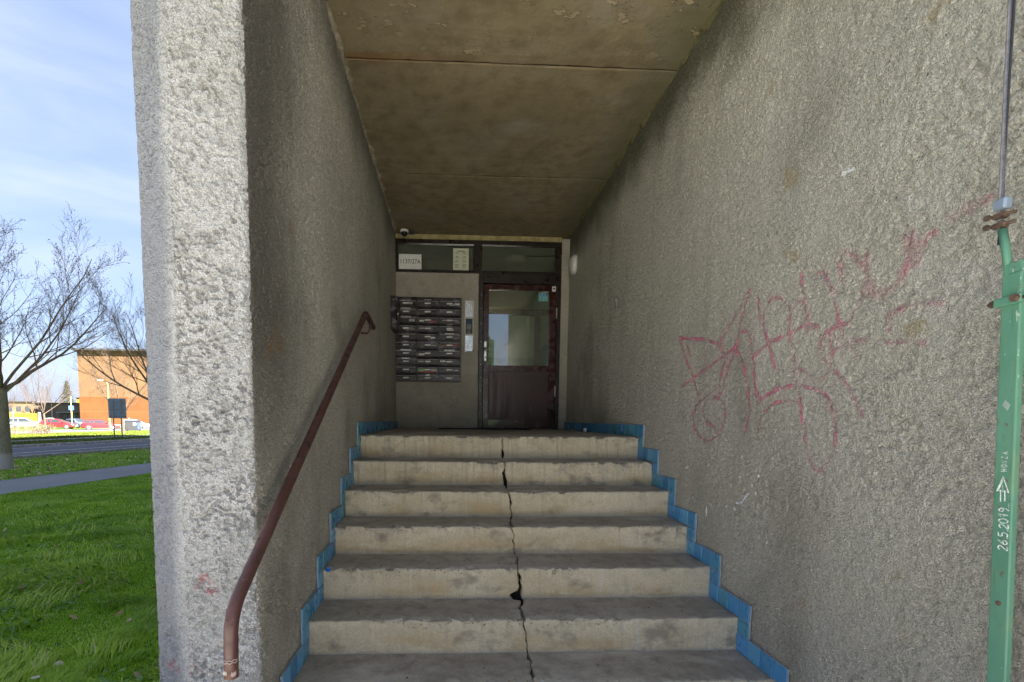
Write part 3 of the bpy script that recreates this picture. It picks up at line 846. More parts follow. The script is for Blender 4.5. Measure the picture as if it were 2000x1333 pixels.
CRN = [.410, .402, .401, .396, .395, .379, .405]      # crack at each nosing
CRB = [.425, .424, .430, .426, .416, .418, .42]       # crack at the foot of each riser
def step_half(i, side):
    y_n = YN-TREAD*i; z_n = Z0-RISE*i
    zb = z_n-RISE if i < 6 else 0.0
    y_back = (YB+.06) if i == 0 else y_n+TREAD+.012
    rows = []     # y, z, ny, nz, wear, low, cracktarget
    c_back = .55 if i == 0 else CRB[i-1]
    if i == 0: tread_y = list(np.arange(y_back, y_n+.5, -.05))+list(np.arange(y_n+.5, y_n+.014, -.014))
    else: tread_y = list(np.arange(y_back, y_n+.014, -.0115))
    for y in tread_y:
        u = (y-y_n)/(y_back-y_n)
        uu = min(1, (y-y_n)/.30) if i == 0 else u
        rows.append((y, z_n, 0, 1, math.exp(-(y-y_n)/.05), 0, CRN[i]*(1-uu)+c_back*uu, 0))
    rr = .014
    for k in range(6):
        a_ = k/5*math.pi/2
        rows.append((y_n+rr-rr*math.sin(a_), z_n-rr+rr*math.cos(a_), -math.sin(a_), math.cos(a_), 1, 0, CRN[i], 1 if k > 2 else 0))
    for z in np.linspace(z_n-rr-.01, zb-.008, 17):
        u = (z_n-z)/RISE
        rows.append((y_n, z, -1, 0, math.exp(-(z_n-z)/.05), min(1, u), CRN[i]*(1-u)+CRB[i]*u, 1))
    rows = np.array(rows)
    s = np.concatenate([[0], np.cumsum(np.hypot(np.diff(rows[:, 0]), np.diff(rows[:, 1])))])
    gap = .0012+.0095*sstep(.32, .72, fbm(s+i*3.3, s*0, 14, 3, 800))
    wob = .034*(fbm(s+i*.5, s*0+2, 11, 3, 810)-.5)+.010*(vnoise(s*55, s*0+i, 815)-.5)
    if side < 0:
        gap = gap+.003
        if i in (1,): gap = gap+.007*np.exp(-((s-(s[-1]-.02))/.03)**2)
        if i == 4: gap = gap+.055*np.exp(-((s-(s[-1]-.018))/.028)**4)
        if i == 5: gap = gap+.050*np.exp(-((s-(.012))/.026)**4)
    else:
        if i == 1: gap = gap+.012*np.exp(-((s-(s[-1]-.19))/.02)**2)
    xe = rows[:, 6]+wob+side*gap
    nx = 104
    tt = np.linspace(0, 1, nx)
    tt = 1-(1-tt)**1.15
    xw = XL-.03 if side < 0 else XR+.03
    X = xw+(xe[:, None]-xw)*tt[None, :]
    S = s[:, None]+0*X
    amp = .0045
    D = amp*(fbm(X, S+i*7.7, 9, 4, 820)-.5)+.0016*(fbm(X, S+i*7.7, 90, 2, 830)-.5)
    wr = rows[:, 4][:, None]*(.30+.70*sstep(.38, .62, fbm(X+i*3.1, S*0+i, 2.6, 2, 840)))
    chips = sstep(.52, .66, fbm(X+i*1.9, S*.6+i, 17, 3, 850))*wr
    D = D-.026*chips-.008*wr*sstep(.5, .7, fbm(X, S+i, 48, 2, 860))
    # crumbled lip along the crack
    ec = np.exp(-np.abs(X-xe[:, None])/.018)
    D = D-.007*ec*fbm(X*0+3, S+i, 22, 2, 870 if side < 0 else 871)*1.6
    sag = -.004*np.sin(np.clip((X-XL)/(XR-XL), 0, 1)*math.pi)*rows[:, 3][:, None]*rows[:, 4][:, None]
    Y = rows[:, 0][:, None]+rows[:, 2][:, None]*D
    Z = rows[:, 1][:, None]+rows[:, 3][:, None]*D+sag
    # returns down into the crack
    Xc = np.concatenate([X, X[:, -1:], X[:, -1:]-side*-.004], 1)
    Yc = np.concatenate([Y, Y[:, -1:]-rows[:, 2][:, None]*.03, Y[:, -1:]-rows[:, 2][:, None]*.09], 1)
    Zc = np.concatenate([Z, Z[:, -1:]-rows[:, 3][:, None]*.03, Z[:, -1:]-rows[:, 3][:, None]*.09], 1)
    nn = X.shape[0]; mm = Xc.shape[1]
    matf = (rows[:-1, 7] > .5).astype(int)
    me = mesh_np('step', np.stack([Xc, Yc, Zc], -1).reshape(-1, 3), grid_faces(nn, mm, side < 0), mats=np.repeat(matf, mm-1))
    wra = np.concatenate([wr, wr[:, -2:]], 1); vattr(me, 'wear', wra.reshape(-1)); vattr(me, 'low', np.repeat(rows[:, 5], mm))
    if me.polygons[2].normal.z < 0: me.flip_normals()
    return mk('step', me, [M_tread, M_riser], stair)
for i in range(7):
    for side in (-1, 1):
        step_half(i, side)
# rubble core under the steps, dark in the crack
cb = MB()
pts = [(XL-.02, YB, -.1), (XL-.02, YB, Z0-.07)]
for i in range(7):
    zb = Z0-RISE*i-.07; y = YN-TREAD*i+.07
    pts.append((XL-.02, y, zb)); pts.append((XL-.02, y, max(-.1, zb-RISE)))
pts[-1] = (XL-.02, pts[-1][1], -.1)
cb.prism(pts, (XR-XL+.04, 0, 0)); cb.build('core', M_crack, stair)

# ================================================================== BLUE TILE SKIRTING
def tile_mat():
    t = MT('blue_tile', .28, .5)
    r = t.rand()
    k = t.ramp(r, [(0, (.050, .175, .34)), (.25, (.080, .29, .55)), (.5, (.066, .245, .46)), (.72, (.078, .28, .38)), (1, (.12, .36, .62))])
    n = t.noise(9, 5, .65)
    k = t.mix(t.rng(n, .55, .8, 0, .5), k, (.10, .12, .12))
    return t.done(k, t.bump(t.noise(25, 3), .12, .004), t.rng(n, .3, .7, .2, .5))
M_tile = tile_mat()
tme = MB().box(-.004, .004, -.0472, .0472, -.0472, .0472, .0018).mesh('tile'); tme.materials.append(M_tile)
tme_s = MB().box(-.004, .004, -.0485, .0485, -.040, .040, .0022).mesh('tile'); tme_s.materials.append(M_tile)
M_grout = plain('grout', (.30, .33, .34), .95)
for side in (-1, 1):
    xw = XL+.015 if side < 0 else XR-.015
    wall_obj = left_wall if side < 0 else right_wall
    sk = thing('tile_skirting', 'stepped band of blue tiles along the ' + ('wall with the brown handrail' if side < 0 else 'wall with the red graffiti'), 'tiles', (xw, YN, 0), group='blue tile bands beside the stairs')
    def put(y, z, me):
        jx = random.uniform(-.0012, .0012)
        o = bpy.data.objects.new('tile', me); col.objects.link(o); o.parent = sk
        o.location = (jx, y-YN, z); o.rotation_euler = (random.uniform(-.008, .008), random.uniform(-.006, .006), random.uniform(-.012, .012))
    g = MB()
    xi = -side*-.001
    for i in range(7):
        yn = YN-TREAD*i; z = Z0-RISE*i
        if i == 0:
            n = int((YB-yn)/.1)
            for k in range(-1, n+1):
                yk = yn+.05+.1*k
                if yk < YB-.04: put(yk, z+.052, tme)
            g.box(-.006, .0022, -.1, YB-yn-.01, z+.002, z+.102)
        else:
            for k in range(-1, 2 if True else 3):
                put(yn+.05+.1*k, z+.052, tme)
            put(yn+.25-.1+.1-.0, z+.052, tme) if False else None
            g.box(-.006, .0022, yn-.1-YN, yn+.2-YN, z+.002, z+.102)
        # upright tiles in front of the riser below this tread
        if i < 6:
            put(yn-.05, z-.042, tme_s)
            put(yn-.05, z-RISE+.052, tme)
            g.box(-.006, .0022, yn-.1-YN, yn-YN, z-RISE+.002, z+.001)
    # grout bed behind (flip side so it sits between wall and tiles)
    gb = g.build('grout_bed', M_grout, sk)
    gb.location = (side*.004+ (.003 if side > 0 else 0), 0, 0)


# ================================================================== ENTRANCE DOOR AND TRANSOM
M_brown2 = plain('brown_gloss_door', (.040, .009, .008), .24, spec=.5, var=.3, scale=5)
M_dark = plain('dark_brown_frame', (.016, .009, .008), .35, spec=.45, var=.3, scale=6)
t = MT('door_panel_paint', .38, .45)
n1 = t.noise(3, 5, .6, t.map(t.obj(), (6, 1, .7))); n2 = t.noise(2, 4, .6, t.map(t.obj(), (1, 1, 1), (3, 3, 3)))
k = t.mix(t.rng(n2, .3, .7), (.050, .011, .010), (.030, .009, .009))
k = t.mix(t.math('MULTIPLY', t.rng(n1, .60, .78), .5), k, (.26, .22, .21))
M_dpanel = t.done(k, None, t.rng(n1, .3, .7, .3, .55))
M_steel = plain('brushed_steel', (.62, .61, .58), .35, metal=.9, var=.15)
M_black = plain('black_rubber', (.012, .012, .012), .6)
M_paper = plain('white_paper', (.78, .78, .76), .8, var=.05)
M_ink = plain('black_ink', (.02, .02, .02), .8)
door = thing('entrance_door', 'dark brown metal entrance door with a large glass pane', 'door', (.90, YB, Z0))
def D(x): return x-.90
def DZ(z): return z-Z0
fr = MB()
fr.box(D(.356), D(.414), -.035, .05, 0, 2.085, .003); fr.box(D(1.412), D(1.466), -.035, .05, 0, 2.085, .003)
fr.box(D(.414), D(1.412), -.034, .05, 1.955, 2.084, .003)
fr.build('door_frame', M_dark, door)
lf = MB()
lf.box(D(.418), D(.490), -.028, .02, .012, 1.945, .003); lf.box(D(1.314), D(1.408), -.028, .02, .012, 1.945, .003)
lf.box(D(.490), D(1.314), -.026, .02, 1.872, 1.945, .003); lf.box(D(.490), D(1.314), -.027, .02, .788, .866, .003)
lf.box(D(.490), D(1.314), -.026, .02, .012, .13, .003)
leaf = lf.build('door_leaf', M_brown2, door)
MB().box(D(.490), D(1.314), -.012, .010, .13, .788).build('kick_panel', M_dpanel, leaf)
MB().box(D(.488), D(1.316), -.004, .004, .864, 1.874).build('glass_pane', M_glass, leaf)
for zz_ in (.05, .34, .52, .70, .88, 1.18, 1.42, 1.62, 1.80):
    MB().lathe([(.0, -.0385), (.004, -.038), (.005, -.035)], (D(.385), 0, zz_), 'y', 8).build('rivet', M_steel, door)
hd = MB().box(D(.430), D(.462), -.034, -.028, .925, 1.185, .004).build('handle_plate', M_steel, leaf)
kb = MB(); kb.lathe([(.010, -.034), (.010, -.060), (.022, -.066), (.026, -.080), (.020, -.092), (.0, -.094)], (D(.450), 0, 1.075), 'y', 16)
kb.build('door_knob', plain('knob_steel', (.5, .49, .47), .3, metal=.9), leaf, smooth=True)
kh = MB(); kh.lathe([(.0, -.0366), (.007, -.0364), (.008, -.034)], (D(.446), 0, .975), 'y', 12); kh.box(D(.443), D(.449), -.0364, -.034, .955, .972)
kh.build('keyhole', M_black, leaf)
for hz in (.45, 1.50):
    MB().tube([(D(1.410), -.04, hz), (D(1.410), -.04, hz+.14)], .009, 8).build('hinge', M_steel, door)
M_teal = plain('teal_sticker', (.16, .38, .42), .5, var=.35, scale=40)
MB().box(D(1.165), D(1.295), -.0062, -.0052, 1.735, 1.845).build('sticker', M_teal, leaf)
for dx in (1.19, 1.235, 1.275):
    MB().lathe([(.0, -.0072), (.013, -.007), (.013, -.0060)], (D(dx), 0, 1.822), 'y', 12).build('sticker_print', plain('blue_print', (.03, .12, .35), .5), leaf)
MB().box(D(1.225), D(1.295), -.0062, -.0052, 1.855, 1.925-.06).build('sticker', plain('pale_sticker', (.55, .53, .45), .6, var=.4, scale=60), leaf)
MB().box(D(1.345), D(1.392), -.0295, -.0282, 1.862, 1.93).build('sticker', M_paper, leaf)
MB().lathe([(.0, -.0308), (.014, -.0306), (.014, -.0295)], (D(1.3685), 0, 1.900), 'y', 14).build('sticker_print', M_ink, leaf)

tr = thing('transom_window', 'dark framed two pane transom window above the door and mailboxes', 'window', (.33, YB, 3.39))
def T(x): return x-.33
def TZ(z): return z-3.39
tf = MB()
tf.box(T(-.768), T(1.466), -.03, .05, TZ(3.757), TZ(3.811), .003); tf.box(T(-.768), T(1.466), -.03, .05, TZ(3.389), TZ(3.418), .003)
tf.box(T(-.768), T(-.727), -.029, .05, TZ(3.418), TZ(3.757), .003); tf.box(T(.281), T(.392), -.029, .05, TZ(3.418), TZ(3.757), .003)
tf.box(T(1.384), T(1.466), -.029, .05, TZ(3.418), TZ(3.757), .003)
tf.build('window_frame', M_dark, tr)
MB().box(T(-.728), T(.282), .002, .008, TZ(3.416), TZ(3.759)).build('pane', M_glass, tr)
MB().box(T(.391), T(1.385), .002, .008, TZ(3.416), TZ(3.759)).build('pane', M_glass, tr)
# blanking board behind the left pane (meter box in the hall)
MB().box(T(-.75), T(.30), .10, .12, TZ(3.40), TZ(3.78)).build('back_board', plain('grey_board', (.10, .10, .09), .8), tr)

def text_mesh(s, size, name='lettering'):
    cu = bpy.data.curves.new('txt', 'FONT'); cu.body = s; cu.size = size; cu.align_x = 'CENTER'; cu.align_y = 'CENTER'; cu.offset = .0
    ob = bpy.data.objects.new('txt', cu); col.objects.link(ob)
    bpy.context.view_layer.update()
    me = bpy.data.meshes.new_from_object(ob.evaluated_get(bpy.context.evaluated_depsgraph_get()))
    bpy.data.objects.remove(ob); me.name = name
    return me
ns = thing('house_number_sheet', 'white paper sheet reading 1137/27A in the left transom pane', 'sign', (-.57, YB-.001, 3.522))
MB().box(-.15, .15, -.001, .001, -.098, .098).build('paper', M_paper, ns)
o = mk('lettering', text_mesh('1137/27A', .082), M_ink, ns, loc=(0, -.0035, 0), rot=(R(90), 0, 0), scale=(.86, 1, 1))
ls = thing('tenant_list_sheet', 'small printed list on pale paper in the left transom pane', 'sign', (.108, YB-.001, 3.567))
MB().box(-.105, .105, -.001, .001, -.142, .142).build('paper', plain('cream_paper', (.60, .62, .48), .8, var=.06), ls)
pr_ = MB()
pr_.box(-.05, .05, -.0032, -.002, .100, .112)
for cx_ in (-.052, .048):
    for k in range(12):
        if k in (2, 5, 8): continue
        w = random.uniform(.018, .036); z_ = .085-k*.0175
        pr_.box(cx_-w, cx_+w*.8, -.0032, -.002, z_, z_+.006)
tag(pr_.build('print', plain('faded_ink', (.16, .17, .13), .8), ls), kind='stuff')

# ================================================================== MAILBOXES
mbx = thing('mailbox_bank', 'dark brown metal bank of thirty wall mailboxes with worn name plates', 'mailboxes', (-.33, YB, 1.94))
t = MT('mailbox_paint', .35, .5)
n1 = t.noise(5, 5, .65); n2 = t.noise(60, 3, .7)
k = t.mix(t.rng(n1, .35, .7), (.016, .010, .010), (.050, .037, .040))
sc = t.math('MULTIPLY', t.rng(t.noise(8, 5, .7, t.map(t.pos(), (1, 1, 1.6), (4, 1, 9))), .52, .64), .7)
k = t.mix(sc, k, (.24, .23, .25))
M_mail = t.done(k, t.bump(n2, .1, .002), t.rng(n1, .3, .7, .25, .5))
M_slot = plain('slot_dark', (.005, .004, .004), .7)
M_plate = plain('name_plate', (.72, .71, .67), .6, var=.3, scale=60)
M_plate2 = plain('name_plate_dark', (.03, .03, .03), .5)
M_edge = plain('worn_metal_edge', (.46, .45, .47), .4, metal=.3, var=.3, scale=30)
W3, H10 = .2905, .1088
fb_ = MB()
fb_.box(-.445, -.436, -.105, 0, -.004, 1.095); fb_.box(.436, .448, -.105, 0, -.004, 1.095)
fb_.box(-.436, .436, -.105, 0, -.006, .0); fb_.box(-.436, .436, -.105, 0, 1.088, 1.096)
fb_.box(-.436, .436, -.03, -.0, .0, 1.088)
fb_.build('cabinet', M_mail, mbx)
door_me = MB().box(-.139, .139, -.100, -.094, .004, .062, .0015).mesh('mailbox_door'); door_me.materials.append(M_mail)
bodym = MB(); bodym.box(-.1445, -.1395, -.098, -.03, .001, .1078); bodym.box(.1395, .1445, -.098, -.03, .001, .1078)
bodym.box(-.1395, .1395, -.097, -.03, .064, .068); bodym.box(-.1395, .1395, -.099, -.03, .100, .1078, .0012)
body_me = bodym.mesh('mailbox'); body_me.materials.append(M_mail)
flap_me = MB().box(-.132, .132, -.0995, -.096, .069, .094, .001).mesh('slot_flap'); flap_me.materials.append(M_mail)
lip_me = MB().box(-.132, .132, -.104, -.0965, .066, .0705, .001).mesh('slot_lip'); lip_me.materials.append(M_edge)
slot_me = MB().box(-.1395, .1395, -.050, -.045, .068, .1).mesh('slot'); slot_me.materials.append(M_slot)
np_me = MB().box(-.044, .044, -.1035, -.1002, .028, .052, .001).mesh('name_plate_holder'); np_me.materials.append(M_plate2)
np2_me = MB().box(-.040, .040, -.1046, -.1034, .031, .049).mesh('name_plate'); np2_me.materials.append(M_plate)
stick_cols = [plain('sticker_white', (.62, .62, .60), .6, var=.2, scale=50), plain('sticker_grey', (.38, .38, .36), .6, var=.3, scale=50), plain('sticker_yellow', (.55, .42, .04), .5),
              plain('sticker_red', (.45, .06, .07), .5, var=.3, scale=60), plain('sticker_brown', (.22, .10, .03), .5, var=.4, scale=80), plain('sticker_green', (.20, .42, .20), .5, var=.5, scale=60)]
def stick(par, x, z, w, h, m, y=-.1012):
    MB().box(x-w/2, x+w/2, y-.0008, y, z-h/2, z+h/2).build('sticker', stick_cols[m], par)
SPEC = {(1, 9): [(0, .086, .10, .014, 1)], (1, 8): [(0, .04, .0, .0, 2)], (2, 9): [(.03, .022, .07, .014, 1), (.10, .035, .07, .022, 0)], (0, 9): [(.06, .04, .06, .022, 1)],
        (0, 8): [(0, .08, .12, .022, 1)], (0, 7): [(0, .082, .14, .02, 1), (.08, .035, .08, .03, 1)], (1, 7): [(-.08, .03, .06, .022, 0), (.07, .015, .08, .014, 3)], (2, 7): [(0, .04, .2, .012, 1)],
        (1, 6): [(-.08, .04, .07, .02, 1)], (2, 6): [(0, .09, .08, .01, 0), (.01, .02, .09, .014, 0)], (2, 5): [(0, .082, .12, .014, 0)], (1, 5): [(.07, .028, .055, .02, 0)],
        (2, 4): [(-.09, .035, .09, .02, 4), (.07, .038, .055, .02, 3)], (1, 4): [(.08, .035, .07, .016, 1)], (0, 4): [(0, .08, .07, .012, 1)], (2, 3): [(0, .081, .14, .022, 0)],
        (1, 3): [(-.08, .025, .07, .025, 0)], (0, 3): [(0, .08, .14, .022, 0)], (2, 2): [(-.09, .045, .07, .022, 0)], (1, 2): [(-.09, .04, .07, .022, 1)], (0, 2): [(0, .08, .11, .02, 0)],
        (1, 1): [(-.085, .035, .09, .034, 5), (.085, .035, .075, .03, 1), (0, .012, .26, .012, 3)], (1, 0): [(0, .08, .055, .02, 0)], (2, 1): [(.09, .035, .06, .01, 0)]}
closed = {(0, 9), (2, 9), (0, 8), (0, 7), (0, 5), (2, 5), (1, 4), (2, 4), (0, 4), (0, 3), (2, 3), (0, 2), (0, 1), (1, 0), (2, 0), (1, 9)}
for c_ in range(3):
    for r_ in range(10):
        x = -.2905+c_*W3; z = r_*H10
        b_ = mk('mailbox', body_me, None, mbx, loc=(x, 0, z))
        d_ = mk('mailbox_door', door_me, None, b_)
        mk('slot', slot_me, None, b_)
        mk('slot_lip', lip_me, None, b_)
        f_ = mk('slot_flap', flap_me, None, b_)
        if (c_, r_) not in closed:
            f_.location = (0, .060, .004); f_.rotation_euler = (R(-38), 0, 0)
        mk('name_plate_holder', np_me, None, b_)
        if random.random() < .8: mk('name_plate', np2_me, None, b_)
        for (sx, sz, sw, sh, sm) in SPEC.get((c_, r_), []):
            if sw > 0: stick(b_, sx, sz, sw, sh, sm, -.1046 if sz > .066 else -.1012)

# dark metal box on the left wall, its lid standing out
cabi = thing('wall_cabinet', 'small dark metal cabinet on the left wall beside the mailboxes', 'cabinet', (XL, 6.28, 2.72))
MB().box(.0, .075, -.17, .17, -.19, .21, .006).build('case', M_mail, cabi)
MB().box(.076, .084, -.165, .165, -.185, .205, .003).build('lid', M_mail, cabi)
MB().lathe([(.0, .096), (.010, .095), (.010, .084)], (0, -.13, 0), 'x', 10).build('lock', M_steel, cabi)

# ================================================================== INTERCOM
ic = thing('intercom_panel', 'tall white framed intercom panel with three modules and a keypad', 'intercom', (.2235, YB, 2.684))
M_wh = plain('white_plastic', (.72, .72, .69), .45, var=.08)
M_brs = plain('glossy_steel_plate', (.55, .56, .57), .18, metal=.9, var=.2, scale=9)
for zc_, kind in ((.228, 'plate'), (.0, 'key'), (-.228, 'plate2')):
    f = MB(); h = .112; w = .058
    f.box(-w, -w+.010, -.028, 0, zc_-h, zc_+h, .002); f.box(w-.010, w, -.028, 0, zc_-h, zc_+h, .002)
    f.box(-w+.010, w-.010, -.028, 0, zc_+h-.010, zc_+h, .002); f.box(-w+.010, w-.010, -.028, 0, zc_-h, zc_-h+.010, .002)
    m = f.build('module_frame', M_wh, ic)
    if kind == 'key':
        MB().box(-.048, .048, -.022, -.004, zc_-.102, zc_+.102).build('keypad_plate', plain('black_plastic', (.012, .013, .015), .35), m)
        MB().box(-.028, .028, -.0245, -.0222, zc_+.035, zc_+.075, .001).build('display', plain('lcd', (.02, .06, .16), .2), m)
        kk = MB()
        for a_ in range(3):
            for b_ in range(4):
                kk.box(-.030+a_*.021, -.014+a_*.021, -.0255, -.0222, zc_+.012-b_*.018, zc_+.024-b_*.018, .001)
        kk.build('keypad', plain('grey_keys', (.30, .32, .33), .4), m)
        MB().lathe([(.0, -.026), (.020, -.0258), (.022, -.0222)], (0, 0, zc_-.075), 'y', 16).build('speaker_grille', plain('grille', (.14, .15, .14), .5), m)
    else:
        MB().box(-.048, .048, -.020, -.004, zc_-.102, zc_+.102).build('name_plate', M_brs, m)
        if kind == 'plate2':
            sl = MB(); sl.tube([(-.012, -.0212, zc_+.02), (.012, -.0212, zc_+.045)], .0012, 4); sl.tube([(.012, -.0212, zc_+.02), (-.012, -.0212, zc_+.045)], .0012, 4)
            sl.tube([(-.02, -.0212, zc_-.03), (0, -.0212, zc_-.032)], .0015, 4)
            sl.build('scratched_cross', M_ink, m)
        else:
            sl = MB(); sl.tube([(-.03, -.0212, zc_-.06), (-.005, -.0212, zc_-.02), (.005, -.0212, zc_+.02), (.028, -.0212, zc_+.05)], .0014, 4)
            sl.tube([(.0, -.0212, zc_-.07), (.012, -.0212, zc_-.03)], .0014, 4)
            sl.build('scratch', plain('scratch_grey', (.12, .12, .13), .6), m)

# ================================================================== SMALL FIXTURES
sc_ = thing('security_camera', 'small white dome security camera under the ceiling above the transom', 'camera', (-.634, 6.60, ZC))
cbm = MB(); cbm.lathe([(.0, 0), (.052, 0), (.052, -.020), (.045, -.028), (.0, -.028)], (0, 0, 0), 'z', 20); cbm.build('base', M_wh, sc_, smooth=False)
db = MB(); db.lathe([(.040, -.028), (.040, -.044), (.034, -.062), (.020, -.074), (.0, -.078)], (0, 0, 0), 'z', 18); db.build('dome', plain('smoked_dome', (.01, .01, .012), .1), sc_, smooth=True)
MB().box(.06, .125, -.03, .03, -.045, 0, .006).build('junction_box', plain('dark_box', (.03, .03, .03), .6), sc_)
wl_ = thing('round_wall_lamp', 'round white wall lamp on the right wall near the door', 'lamp', (XR, 6.41, 3.43))
lb = MB(); lb.lathe([(.0, -.062), (.06, -.058), (.10, -.045), (.122, -.020), (.125, 0.01)], (0, 0, 0), 'x', 28); lb.build('lamp_shade', M_wh, wl_, smooth=True)
lb = MB(); lb.lathe([(.128, -.018), (.130, -.010), (.130, .012), (.0, .012)], (0, 0, 0), 'x', 28); lb.build('base_ring', plain('lamp_ring', (.5, .5, .47), .5), wl_)
dm = MB(); dm.box(-.60, .60, -.20, .20, 0, .010, .004)
o = dm.build('door_mat', plain('mat_rubber', (.018, .017, .016), .95, var=.4, scale=60), None, loc=(.42, 6.42, Z0+.002)); tag(o, 'flat black door mat on the landing before the door', 'mat')
cp = MB(); cp.lathe([(.012, 0), (.017, .002), (.019, .045), (.0175, .045), (.013, .006), (.0, .005)], (0, 0, 0), 'z', 14)
o = cp.build('paper_cup', M_paper, None, smooth=True, loc=(1.46, 5.3, Z0+.001)); tag(o, 'tiny white cup on the landing by the right tile band', 'cup')
# crumpled blue wrapper
bm_ = bmesh.new(); bmesh.ops.create_icosphere(bm_, subdivisions=2, radius=.016)
for v in bm_.verts: v.co = Vector((v.co.x*random.uniform(.5, 1.5), v.co.y*random.uniform(.5, 1.4), max(-.008, v.co.z*random.uniform(.3, 1.2))))
me = bpy.data.meshes.new('wrapper'); bm_.to_mesh(me); bm_.free()
o = mk('sweet_wrapper', me, plain('blue_foil', (.02, .16, .60), .25, metal=.3), None, loc=(-.70, 2.74, Z0-RISE*4+.012)); tag(o, 'crumpled bright blue sweet wrapper at the left end of a stair', 'wrapper')

# ================================================================== HANDRAIL
hr = thing('handrail', 'brown painted steel pipe handrail running up beside the left wall', 'handrail', (-.685, 1.49, 0))
t = MT('rail_paint', .42, .45)
n1 = t.noise(4, 5, .65); n2 = t.noise(22, 4, .7)
k = t.mix(t.rng(n1, .3, .7), (.060, .024, .020), (.095, .042, .036))
k = t.mix(t.rng(t.noise(9, 5, .7, t.map(t.pos(), (1, 1, .5), (4, 4, 1))), .60, .67), k, (.09, .03, .012))
k = t.mix(t.rng(n2, .60, .66), k, (.018, .011, .010))
k = t.mix(t.rng(t.noise(55, 4, .7, t.map(t.pos(), (1, 1, 1), (7, 2, 3))), .66, .70), k, (.20, .14, .12))
z_ = t.xyz()[2]
ban = t.math('MULTIPLY', t.rng(z_, .65, .72, 1, 0), t.rng(t.noise(5, 3), .3, .6))
k = t.mix(t.math('MULTIPLY', ban, .45), k, (.17, .075, .035))
M_rail = t.done(k, t.bump(n2, .2, .003), t.rng(n2, .3, .7, .3, .6))
def bez(a, b, c, n=8):
    a, b, c = Vector(a), Vector(b), Vector(c)
    return [a*(1-u)**2+b*2*u*(1-u)+c*u*u for u in [k/n for k in range(n+1)]]
P0 = (0, 0, .628); B1 = (0, 0.01, .83); TP = Vector((.005, 2.44, 2.262))
d1 = (TP-Vector(B1)).normalized()
path = [Vector(P0), Vector((0, .003, .70))]+bez(Vector((0, .006, .76)), B1, Vector(B1)+d1*.085)
for u in np.linspace(.08, .94, 12): path.append(Vector(B1)+(TP-Vector(B1))*u)
path += bez(TP-d1*.06, TP, TP+Vector((.0, .07, -.012)))
path += [TP+Vector((0, .22, -.03)), TP+Vector((0, .36, -.05))]
path = sorted(set((round(p.x, 4), round(p.y, 4), round(p.z, 4)) for p in path), key=lambda q: (q[1], q[2]))
path = [Vector(p) for p in path]
MB().tube(path, .0213, 18).build('rail', M_rail, hr, smooth=True)
smooth_by_angle(hr.children[-1], 50)
# white scratched marks near the lower end
mk_ = MB()
def ring_arc(z, a0, a1, wob, seed):
    pts = []
    for k in range(16):
        a = a0+(a1-a0)*k/15
        pts.append((.0222*math.cos(a), .0222*math.sin(a), z+wob*math.sin(k*1.7+seed)))
    return pts
mk_.tube(ring_arc(.690, R(-170), R(-10), .002, 0), .0009, 4); mk_.tube(ring_arc(.682, R(-170), R(-10), .002, 2), .0009, 4)
mk_.tube(ring_arc(.650, R(-150), R(-100), .008, 1), .0009, 4); mk_.tube(ring_arc(.645, R(-70), R(-30), .009, 3), .0009, 4)
mk_.build('scratched_line', plain('pale_scratch', (.55, .47, .42), .7), hr)
MB().tube([TP+Vector((0, .20, -.03)), TP+Vector((-.005, .20, -.10)), TP+Vector((-.025, .20, -.125)), TP+Vector((-.078, .20, -.125))], .008, 8).build('bracket', M_rail, hr)
for u in ():
    q = Vector(B1)+(TP-Vector(B1))*u
    if q.y > .55: MB().tube([q+Vector((-.01, 0, -.015)), q+Vector((-.03, 0, -.05)), q+Vector((-.088, 0, -.05))], .008, 8).build('bracket', M_rail, hr)

# ================================================================== GREEN POST AND CABLE
post = thing('green_post', 'green painted flat steel post with white handwriting, standing by the right wall', 'post', (1.49, 1.174, 0))
post.rotation_euler = (R(-2.87), 0, 0)
t = MT('green_paint', .42, .45)
n1 = t.noise(4, 5, .65, t.map(t.obj(), (1, 1, .6))); n2 = t.noise(35, 5, .7, t.obj())
k = t.mix(t.rng(n1, .3, .7), (.085, .23, .15), (.125, .29, .20))
k = t.mix(t.math('MULTIPLY', t.rng(t.noise(5, 5, .65, t.map(t.obj(), (1, 4, .7), (3, 8, 2))), .52, .7), .55), k, (.20, .30, .16))
k = t.mix(t.rng(n2, .62, .67), k, (.15, .13, .10))
k = t.mix(t.rng(t.noise(3, 5, .7, t.map(t.obj(), (1, 30, 1.2), (1, 1, 4))), .58, .72, 0, .6), k, (.05, .15, .085))
k = t.mix(t.rng(t.noise(90, 2, .7, t.map(t.obj(), (1, 1, .25))), .68, .72), k, (.45, .52, .45))
M_green = t.done(k, t.bump(n2, .15, .003), t.rng(n1, .3, .7, .3, .5))
M_rust = plain('rusty_steel', (.10, .065, .045), .8, var=.45, scale=40)
pm = MB(); pm.box(-.009, .009, -.023, .023, -.05, 1.84, .0035, 2)
pm.prism([(-.009, -.022, 1.84), (-.009, .022, 1.84), (-.009, .016, 1.865), (-.009, -.018, 1.868)], (.018, 0, 0))
pm.build('bar', M_green, post)
cl = MB(); cl.box(-.020, .014, -.031, .034, 1.755, 1.779, .003); cl.build('clamp_plate', M_green, post)
MB().tube([(-.010, -.045, 1.768), (-.010, .052, 1.768)], .005, 8).build('bolt', M_rust, post)
MB().lathe([(.0, -.030), (.010, -.030), (.010, -.020), (.0, -.020)], (0, -.022, 1.768), 'x', 6).build('nut', M_rust, post)
MB().lathe([(.0, .030), (.010, .030), (.010, .041), (.0, .041)], (-.010, 0.004, 1.768), 'y', 6).build('nut', M_rust, post)
